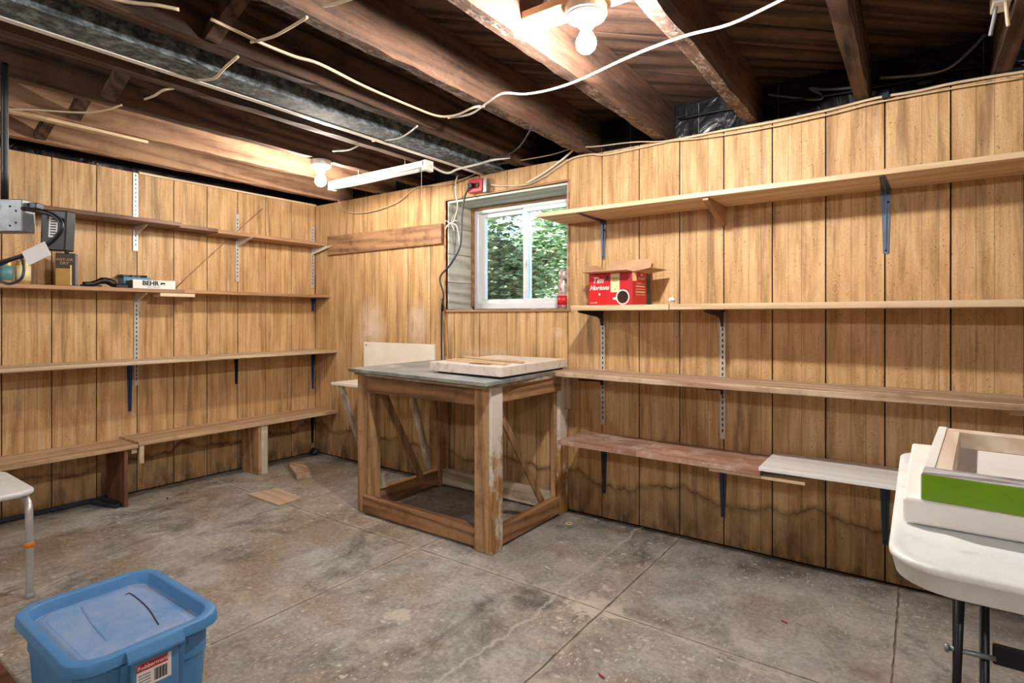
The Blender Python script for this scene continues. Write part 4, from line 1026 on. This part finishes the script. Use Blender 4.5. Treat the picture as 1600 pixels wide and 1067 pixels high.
# red outlet box
t = thing('outlet_box', 'red electrical outlet box mounted above the window', 'outlet', (-2.1, B - .03, 1.80))
bm = bmn(); box(bm, -2.190, -2.085, B - .050, B - .001, 1.778, 1.856, .004); obj('box_body', bm, M['red_plastic'], t)
bm = bmn(); box(bm, -2.084, -2.058, B - .040, B - .001, 1.770, 1.850, .003); obj('metal_side', bm, M['steel'], t)
bm = bmn(); box(bm, -2.165, -2.135, B - .085, B - .051, 1.800, 1.830, .004); box(bm, -2.125, -2.105, B - .060, B - .0505, 1.80, 1.83, .002); obj('plug', bm, M['cable_black'], t)

# ================================================================== CABLES
def cable(pts, r, m, label, flat=1.0, nm='cable', n=5, seg=7):
    bm = bmn(); tube(bm, pts, r, seg, n, flat); return single(nm, bm, M[m], label, 'cable')
zj = JZ - .008
cable([at(1300, -40, zj), at(1215, 3, zj), at(1140, 38, zj - .006), at(1067, 57, zj), at(985, 88, zj - .008), at(905, 125, zj), at(860, 140, zj - .008), at(820, 147, zj - .006), at(786, 146, zj), at(762, 160, zj - .005), at(735, 178, zj - .012), at(700, 184, zj)], .0046, 'cable_white', 'thick white cable crossing under the joists below the nearer bulb')
cable([at(330, 30, zj), at(368, 48, zj), at(410, 68, zj), at(460, 88, zj), at(500, 100, zj), at(570, 135, zj), at(640, 165, zj), at(683, 181, zj), at(712, 180, zj - .01), at(740, 168, zj - .01), at(757, 166, zj)], .005, 'cable_cream', 'cream cable stapled along the joist right of the steel beam')
cable([at(392, 66, zj), at(425, 58, zj - .006), at(450, 45, zj - .006), at(480, 27, zj)], .0045, 'cable_cream', 'short cream cable bridging two joists at the upper left')
cable([at(505, 9, zj), at(530, 4, zj - .004), at(575, -12, zj)], .005, 'cable_cream', 'cream cable leaving the top edge beside the large joist')
cable([at(150, -8, zj), at(200, 3, zj), at(245, 8, zj), at(280, 15, zj)], .005, 'cable_cream', 'cream cable crossing the top left corner of the ceiling')
cable([at(372, 88, zj), at(352, 105, zj - .01), at(335, 122, zj - .015), at(312, 125, zj - .012), at(292, 124, zj + .02)], .005, 'cable_cream', 'cream cable loop below the steel beam, right of its left end')
cable([at(272, 138, zj), at(255, 141, zj - .012), at(240, 150, zj - .012), at(226, 155, zj + .03)], .0045, 'cable_cream', 'short cream cable end between the two lit left joists')
cable([at(190, 164, zj), at(165, 172, zj - .01), at(130, 176, zj - .01), at(60, 172, zj), at(0, 170, zj)], .004, 'cable_cream', 'thin cream cable along the far left joists')
cable([at(652, 197, zj - .01), at(635, 210, zj - .014), at(618, 217, zj - .014), at(582, 220, zj + .01)], .004, 'cable_white', 'white cable end looping under the steel beam')
cable([at(562, 226, zj), at(545, 234, zj - .01), at(520, 236, zj)], .004, 'cable_white', 'short white cable end beside the round lamp holder')
cable([at(828, 204, zj), at(815, 225, zj - .01), at(800, 238, zj - .01), at(775, 247, zj - .01)], .0035, 'cable_navy', 'thin grey cable hanging above the window head')
W = lambda px, py, o=.012: onwall(px, py, o)
cable([W(1640, 104), W(1600, 112), W(1560, 118), W(1490, 130), W(1430, 143), W(1370, 153), W(1290, 173), W(1200, 192), W(1130, 204), W(1040, 222), W(950, 241), W(925, 241), W(895, 247), W(870, 262), W(850, 276), W(823, 288), W(790, 290), W(767, 289)], .0055, 'cable_cream', 'long cream cable along the top of the window wall down to the red box')
cable([W(1600, 121, .02), W(1490, 138, .02), W(1370, 160, .02), W(1290, 180, .02), W(1200, 199, .02), W(1110, 214, .02), W(1035, 221, .02), W(990, 222, .022), W(930, 229, .022), W(898, 231, .022), W(860, 242, .022), W(800, 253, .022), W(768, 259, .022), W(740, 273, .022), W(715, 283, .022), W(700, 288, .022), W(660, 291, .022), W(645, 296, .022), W(620, 316, .02), W(590, 328, .02), W(560, 333, .02), W(537, 328, .02), W(528, 312, .02)], .0032, 'cable_cream', 'thin cream wire sagging along the window wall to the corner')
cable([W(823, 286, .030), W(850, 270, .030), W(880, 248, .030), W(898, 232, .030)], .0055, 'cable_white', 'white cable slanting up from the window head to the joist')
cable([(-2.086, 2.155, 1.835), at(690, 268, 1.83), at(702, 270, 1.83), at(716, 264, 1.85), at(745, 257, 1.87), at(770, 250, 1.875), at(797, 246, 1.885)], .0065, 'cable_white', 'white flex running from the strip light across to the beam end')
cable([W(720, 265, .05), W(713, 280, .04), W(711, 298, .04), W(715, 322, .04), W(709, 345, .04), W(704, 349, .04), W(713, 352, .04), W(717, 370, .04), W(719, 392, .035)], .004, 'cable_white', 'white cord hanging beside the window with a knot')
bm = bmn()
for a in (-150, -60, 10, 60, 160, 215):
    c0 = W(705, 349, .045); L = .055; a_ = math.radians(a); v = Vector((math.cos(a_), 0, math.sin(a_)))
    tube(bm, [c0, c0 + v * L * .6 + Vector((0, -.006, .006)), c0 + v * L], .0028, 6, 4)
single('cord_knot', bm, M['cable_white'], 'white cord ends tied in a bow beside the window', 'cord')
cable([(-2.15, B - .088, 1.815), W(733, 292, .07), W(726, 308, .05), W(722, 335, .05), W(721, 365, .05), W(718, 388, .05), W(704, 413, .05), W(689, 430, .04), W(688, 442, .04), W(693, 458, .03), W(692, 474, .03), W(690, 490, .02), W(690, 555, .02), W(691, 640, .02), W(684, 670, .02), W(672, 700, .02)], .0055, 'cable_navy', 'dark extension cord dropping from the red box behind the workbench')
cable([W(694, 478, .02), W(694, 500, .02), W(697, 556, .02)], .004, 'plate_x', 'thin brown wire hanging beside the dark extension cord')
bm = bmn(); tube(bm, [W(692, 466, .03), W(691, 486, .03)], .009, 10, 1); single('cord_plug', bm, M['cable_black'], 'black plug of the extension cord below the window corner', 'plug')
zr = 1.99
def rimp(px, py): r = onwall(px, py, -.13); return r
cable([rimp(1567, 12), rimp(1552, 38), rimp(1515, 80), rimp(1480, 108), rimp(1440, 117), rimp(1375, 122)], .007, 'std', 'grey cable curving down the black sheet at the upper right')
cable([rimp(1600, 98), rimp(1500, 108), rimp(1430, 125), rimp(1370, 136), rimp(1290, 150), rimp(1200, 163), rimp(1130, 172), rimp(1060, 186)], .006, 'cable_black', 'black cable running along the black sheet over the panelling')
cable([rimp(1330, 137), rimp(1290, 140), rimp(1265, 138), rimp(1283, 148), rimp(1275, 156), rimp(1200, 148)], .006, 'grey_card', 'grey cable loop lying behind the joists above the highest shelf')
# white box at the upper right
t = thing('switch_box', 'pale cable box with hanging tails fixed to the joist at the top right', 'electrical box', tuple(at(1578, 0, 1.95)))
c0 = Vector((.205, 2.14, 1.93))
bm = bmn(); box(bm, .170, .213, 2.09, 2.17, 1.925, 1.965, .003); obj('box_body', bm, M['fix_white'], t)
bm = bmn(); tube(bm, [(.20, 2.10, 1.925), (.203, 2.11, 1.89), (.207, 2.12, 1.862)], .005, 7, 4); obj('cable_tail', bm, M['cable_cream'], t)
bm = bmn(); tube(bm, [(.180, 2.12, 1.925), (.176, 2.13, 1.895), (.172, 2.14, 1.872), (.170, 2.15, 1.858)], .005, 7, 4); obj('cable_tail', bm, M['grey_card'], t)
# cable clip
bm = bmn(); q = W(1384, 151, .016); box(bm, q.x - .012, q.x + .012, q.y - .010, q.y + .012, q.z - .008, q.z + .022, .003); single('cable_clip', bm, M['bracket_dark'], 'dark cable clip on the panelling edge at the upper right', 'clip')
# light strip under the left joist
bm = bmn(); bar(bm, (-3.05, .45, JZ - .008), (-3.075, 1.20, JZ - .008), .040, .014, (0, 0, 1), .001); single('ceiling_strip', bm, M['pine_y'], 'pale wooden strip nailed under a joist above the left shelves', 'strip')

# ================================================================== FLOOR THINGS
def quad_slab(pts, z0, z1, m, nm, label, cat, bev=.001):
    bm = bmn(); prism(bm, pts, 2, z0, z1); bmesh.ops.bevel(bm, geom=bm.edges[:], offset=bev, segments=1, profile=.5, affect='EDGES'); return single(nm, bm, m, label, cat)
quad_slab([(-3.165, 1.765), (-3.130, 1.930), (-2.845, 1.905), (-2.835, 1.760)], .001, .011, M['ply_x'], 'plywood_scrap', 'square pale plywood offcut lying on the floor', 'offcut')
Mb = Matrix.Translation((-3.33, 2.215, 0)) @ Matrix.Rotation(math.radians(-24), 4, 'Z')
bm = bmn(); box(bm, -.165, .165, -.048, .048, .001, .040, .002, Mb); single('wood_block', bm, M['old_x'], 'short thick brown wood offcut on the floor near the corner', 'offcut')
for (pa, pb, lb) in (((-3.735, .72, .016), (-3.735, 1.250, .016), 'dark blue metal rail lying against the left wall on the floor'),
                     ((-3.70, 1.18, .012), (-3.52, 1.235, .012), 'dark metal rod on the floor beside the plywood panel, nearer one'),
                     ((-3.712, 1.235, .012), (-3.530, 1.252, .012), 'dark metal rod on the floor beside the plywood panel, against it')):
    bm = bmn(); bar(bm, pa, pb, .022, .020, (0, 0, 1), .002); single('metal_rail', bm, M['bracket_dark'], lb, 'metal rail')
bm = bmn(); bmesh.ops.create_icosphere(bm, subdivisions=2, radius=.03, matrix=Matrix.Translation((-3.68, 2.575, .028)) @ Matrix.Diagonal((1.1, 1, .9, 1)))
rd = random.Random(9)
for v in bm.verts: v.co += Vector((rd.uniform(-.006, .006), rd.uniform(-.006, .006), rd.uniform(-.003, .003)))
single('dark_lump', bm, M['cable_black'], 'small dark lump on the floor in the corner of the room', 'debris')
def curl(px, py, L, m, label, r=.003):
    c = at(px, py, .004); bm = bmn(); tube(bm, [c + Vector((-L, L*.2, 0)), c + Vector((0, -.15*L, 0)), c + Vector((L, -L*.5, 0))], r, 6, 4, .6); single('floor_scrap', bm, M[m], label, 'scrap')
curl(940, 1055, .012, 'red_plastic', 'small red plastic curl on the floor at the bottom edge'); curl(1226, 971, .010, 'red_plastic', 'tiny red scrap on the floor right of the floor joint')
curl(856, 887, .014, 'label_white', 'small white paper scrap on the floor in front of the workbench', .004); curl(878, 847, .012, 'label_white', 'white twisted scrap on the floor right of the workbench', .003)
c = at(889, 818, .003); bm = bmn(); tube(bm, [c + Vector((.016*math.cos(a*PI/6), .016*math.sin(a*PI/6), 0)) for a in range(13)], .003, 6, 1); single('tape_ring', bm, M['cream_card'], 'little cream ring on the floor by the right bench leg', 'ring')
curl(262, 778, .014, 'green_dark', 'dark green scrap on the floor below the lowest left shelf', .004)
bm = bmn(); box(bm, -2.30, -2.03, .20, .47, .001, .022, .002); single('floor_plank', bm, M['brown_y'], 'reddish brown board lying on the floor behind the blue tote', 'plank')

# ---- storage tote
t = thing('storage_tote', 'blue plastic storage tote with recessed lid in the lower left', 'storage bin', (-1.72, .6, 0))
X0, X1, Y0, Y1 = -1.955, -1.490, .432, .775; HT = .262
def rl(x0, x1, y0, y1, r, z): return [(px_, py_, z) for px_, py_ in rrect(x0, x1, y0, y1, r, 6)]
bm = bmn()
ins = lambda d, r, z: rl(X0 + d, X1 - d, Y0 + d, Y1 - d, r, z)
loft(bm, [ins(.040, .03, .001), ins(.038, .035, .008), ins(.028, .045, .16), ins(.026, .045, .163), ins(.024, .05, .166), ins(.024, .05, HT - .034), ins(.012, .055, HT - .032), ins(.010, .055, HT - .012)], True, False)
for f in bm.faces: f.smooth = False
obj('tote_body', bm, M['blue_tote'], t)
# corner ribs at the handle end
for yy in (Y0 + .10, Y1 - .115):
    bm = bmn(); loft(bm, [[(X1 - .075, yy, .01), (X1 - .050, yy, .01), (X1 - .050, yy + .016, .01), (X1 - .075, yy + .016, .01)], [(X1 - .045, yy, HT - .035), (X1 - .008, yy, HT - .035), (X1 - .008, yy + .016, HT - .035), (X1 - .045, yy + .016, HT - .035)]]); bmesh.ops.recalc_face_normals(bm, faces=bm.faces[:]); obj('handle_rib', bm, M['blue_tote'], t)
bm = bmn()
L_ = [ins(.030, .05, HT - .0365), ins(.028, .05, HT - .0275), ins(.003, .062, HT - .027), ins(.0, .064, HT - .0265), ins(.0, .064, HT - .026), ins(.002, .066, HT - .003), ins(.0035, .066, HT - .0012), ins(.006, .066, HT), ins(.022, .06, HT), ins(.024, .058, HT - .001), ins(.0255, .058, HT - .003), ins(.032, .052, HT - .030), ins(.033, .051, HT - .0315), ins(.036, .05, HT - .032), ins(.056, .04, HT - .032), ins(.057, .04, HT - .0315), ins(.060, .04, HT - .0285)]
loft(bm, L_, True, True)
for f in bm.faces:
    if len(f.verts) == 4: f.smooth = True
    c_ = f.calc_center_median(); f.material_index = 1 if (HT - .034 < c_.z < HT - .027) and (X0 + .03 < c_.x < X1 - .03 and Y0 + .03 < c_.y < Y1 - .03) else 0
lid = obj('lid', bm, [M['blue_tote'], M['blue_lid']], t); lid['label'] = 'dusty lid with raised rim'
bm = bmn(); tube(bm, [at(196, 929, HT - .028), at(205, 928, HT - .028), at(230, 949, HT - .028), at(248, 976, HT - .028)], .0022, 6, 5, .5); obj('lid_groove', bm, M['bracket_dark'], lid)
bm = bmn(); tube(bm, [at(128, 948, HT - .028), at(145, 975, HT - .028), at(167, 1000, HT - .028)], .003, 6, 5, .4); obj('lid_ridge', bm, M['blue_lid'], lid)
bm = bmn(); box(bm, X1 - .030, X1 + .004, (Y0 + Y1) / 2 - .055, (Y0 + Y1) / 2 + .050, HT - .130, HT - .029, .004); obj('handle_panel', bm, M['blue_tote'], t)
yc_ = (Y0 + Y1) / 2 - .003
bm = bmn(); prism(bm, [(X1 - .010, HT - .003), (X1 + .004, HT - .003), (X1 + .016, HT - .022), (X1 + .016, HT - .028), (X1 + .010, HT - .028), (X1 - .010, HT - .012)], 1, yc_ - .062, yc_ + .062); obj('handle_latch', bm, M['blue_tote'], t)
Ml = face_matrix((X1 + .0042, yc_ - .004, HT - .070), (0, 1, 0), (0, 0, 1))
bm = bmn(); box(bm, -.038, .038, -.030, .028, 0, .001, 0, Ml); o = obj('brand_label', bm, M['label_white'], t)
bm = bmn(); box(bm, -.038, .030, .010, .028, .0011, .0016, 0, Ml); obj('red_band', bm, M['red_card'], o)
text_part('lettering', 'Rubbermaid', M['label_white'], o, Ml @ Matrix.Translation((-.004, .019, .0022)), .0135, .1)
bm = bmn()
for k in range(12): box(bm, .000 + k*.0024, .001 + k*.0024 + (k % 3)*.0004, -.024, .004, .0011, .0015, 0, Ml)
obj('barcode', bm, M['ink'], o)['kind'] = 'stuff'
bm = bmn(); 
for k in range(4): box(bm, -.034, -.008, -.022 + k*.007, -.019 + k*.007, .0011, .0015, 0, Ml)
obj('print_line', bm, M['label_grey'], o)

# ---- stool
t = thing('plastic_stool', 'white plastic seat on bent aluminium legs with orange clips at the left edge', 'stool', (-2.85, .48, 0))
sx0, sx1, sy0, sy1, sz = -3.10, -2.655, .28, .672, .400
bm = bmn(); g2 = lambda d, r, z: [(a, b, z + .035 * ((a - (sx0+sx1)/2) / .22) ** 4 * 0) for a, b in rrect(sx0 + d, sx1 - d, sy0 + d, sy1 - d, r, 6)]
loft(bm, [g2(.006, .05, sz - .022), g2(.0, .05, sz - .016), g2(.0, .05, sz - .004), g2(.006, .05, sz), g2(.03, .05, sz - .004), g2(.08, .04, sz + .012)], True, True)
for f in bm.faces: f.smooth = len(f.verts) == 4
obj('seat', bm, M['white_plastic'], t)
for lx, ly, ddx in ((-2.674, .652, 1), (-2.674, .325, 1), (-3.055, .625, -1), (-3.055, .325, -1)):
    bm = bmn(); tube(bm, [(lx - ddx * .12, ly, sz - .038), (lx - ddx * .05, ly, sz - .040), (lx - ddx * .012, ly, sz - .060), (lx, ly, sz - .105), (lx + ddx*.004, ly, .2), (lx + ddx * .008, ly, .004)], .0125, 12, 5); lg = obj('leg', bm, M['alu'], t)
    bm = bmn()
    for z_ in (.195,): lathe(bm, [(.014, z_ - .009), (.0155, z_ - .007), (.0155, z_ + .007), (.014, z_ + .009)], 14, lx + ddx * .0035, ly)
    obj('orange_clip', bm, M['orange'], lg)
    bm = bmn(); lathe(bm, [(.0145, .001), (.015, .004), (.014, .020)], 14, lx + ddx * .008, ly); obj('rubber_foot', bm, M['grey_card'], lg)

# ---- folding table
t = thing('folding_table', 'white plastic folding table with black steel legs at the right edge', 'table', (.6, 1.18, 0))
TX0, TX1, TY0, TY1, TZ = -.032, 1.25, .84, 1.555, .738
bm = bmn(); tt = lambda d, r, z: [(a, b, z) for a, b in rrect(TX0 + d, TX1 - d, TY0 + d, TY1 - d, r, 8)]
loft(bm, [tt(.016, .06, TZ - .033), tt(.009, .065, TZ - .0345), tt(.007, .065, TZ - .033), tt(.002, .065, TZ - .010), tt(.0, .065, TZ - .009), tt(.0, .065, TZ - .003), tt(.002, .064, TZ - .001), tt(.006, .06, TZ), tt(.012, .06, TZ - .0005), tt(.016, .055, TZ - .0015), tt(.022, .05, TZ - .001)], True, True)
for f in bm.faces: f.smooth = len(f.verts) == 4
obj('tabletop', bm, M['table_top'], t)
def tleg(pts, r=.0050): bm = bmn(); tube(bm, pts, r, 12, 1); obj('leg', bm, M['black_metal'], t)
tleg([(.047, .965, .70), (.040, .965, .50), (.028, .965, .001)])
tleg([(.072, .985, .70), (.072, .985, .001)], .0054)
tleg([(.060, 1.43, .70), (.060, 1.43, .001)]); tleg([(1.15, .96, .70), (1.15, .96, .001)]); tleg([(1.15, 1.43, .70), (1.15, 1.43, .001)])
bm = bmn(); bar(bm, (.080, .985, .590), (.62, .985, .590), .010, .026, (0, 0, 1), .002); obj('cross_bar', bm, M['black_metal'], t)
bm = bmn(); bar(bm, (.060, 1.0, .12), (.060, 1.42, .12), .014, .014); bar(bm, (1.15, .975, .12), (1.15, 1.42, .12), .014, .014); bar(bm, (.06, 1.0, .694), (.06, 1.42, .694), .02, .012); obj('leg_tie', bm, M['black_metal'], t)
bm = bmn(); tube(bm, [(.030, .965, .590), (.082, .970, .590)], .0035, 8, 1); lathe(bm, [(.006, 0), (.005, .004), (0, .005)], 10, M=Matrix.Translation((.033, .965, .590)) @ Matrix.Rotation(-PI/2, 4, 'Y')); obj('bolt', bm, M['steel'], t)

# ---- canvases on the folding table
t = thing('canvas_frame', 'white stretched canvas, lower of the two on the folding table', 'canvas', (.2, 1.2, TZ + .001))
Mc = Matrix.Translation((-.018, 1.000, TZ + .0015)) @ Matrix.Rotation(math.radians(-1), 4, 'Z')
bm = bmn(); box(bm, 0, .62, 0, .44, 0, .036, .003, Mc); obj('canvas_block', bm, M['canvas'], t)
t = thing('canvas_frame', 'face-down canvas with lime green edge and bare stretcher bars, upper of the two', 'canvas', (.2, 1.2, TZ + .040))
Mc = Matrix.Translation((.004, 1.002, TZ + .0385)) @ Matrix.Rotation(math.radians(-4), 4, 'Z')
w_, l_, h_ = .60, .455, .036; bw = .034
bm = bmn(); box(bm, 0, w_, 0, l_, 0, .002, 0, Mc); o = obj('canvas_sheet', bm, M['canvas'], t)
for (a0, a1, b0, b1) in ((.002, w_ - .002, .002, bw), (.002, w_ - .002, l_ - bw, l_ - .002), (.002, bw, bw + .0005, l_ - bw - .0005), (w_ - bw, w_ - .002, bw + .0005, l_ - bw - .0005)):
    bm = bmn(); box(bm, a0, a1, b0, b1, .0022, h_ - .001, .0015, Mc); obj('stretcher_bar', bm, M['stretcher'], t)
bm = bmn(); box(bm, 0, w_, -.0015, .0015, 0, h_, 0, Mc); o = obj('green_side', bm, M['green'], t); o['label'] = 'lime green printed side'
bm = bmn(); box(bm, 0, w_, .0015, .050, h_ - .0008, h_ + .0006, 0, Mc); o = obj('printed_wrap', bm, M['photo'], t); o['label'] = 'grey and white photo print folded over'
bm = bmn(); box(bm, -.0015, 0, 0, l_, 0, h_, 0, Mc); box(bm, 0, .012, .050, l_, h_ - .0008, h_ + .0004, 0, Mc); obj('canvas_side', bm, M['canvas'], t)

for o in bpy.data.objects:
    if '_o' in o: del o['_o']
bpy.context.view_layer.update()
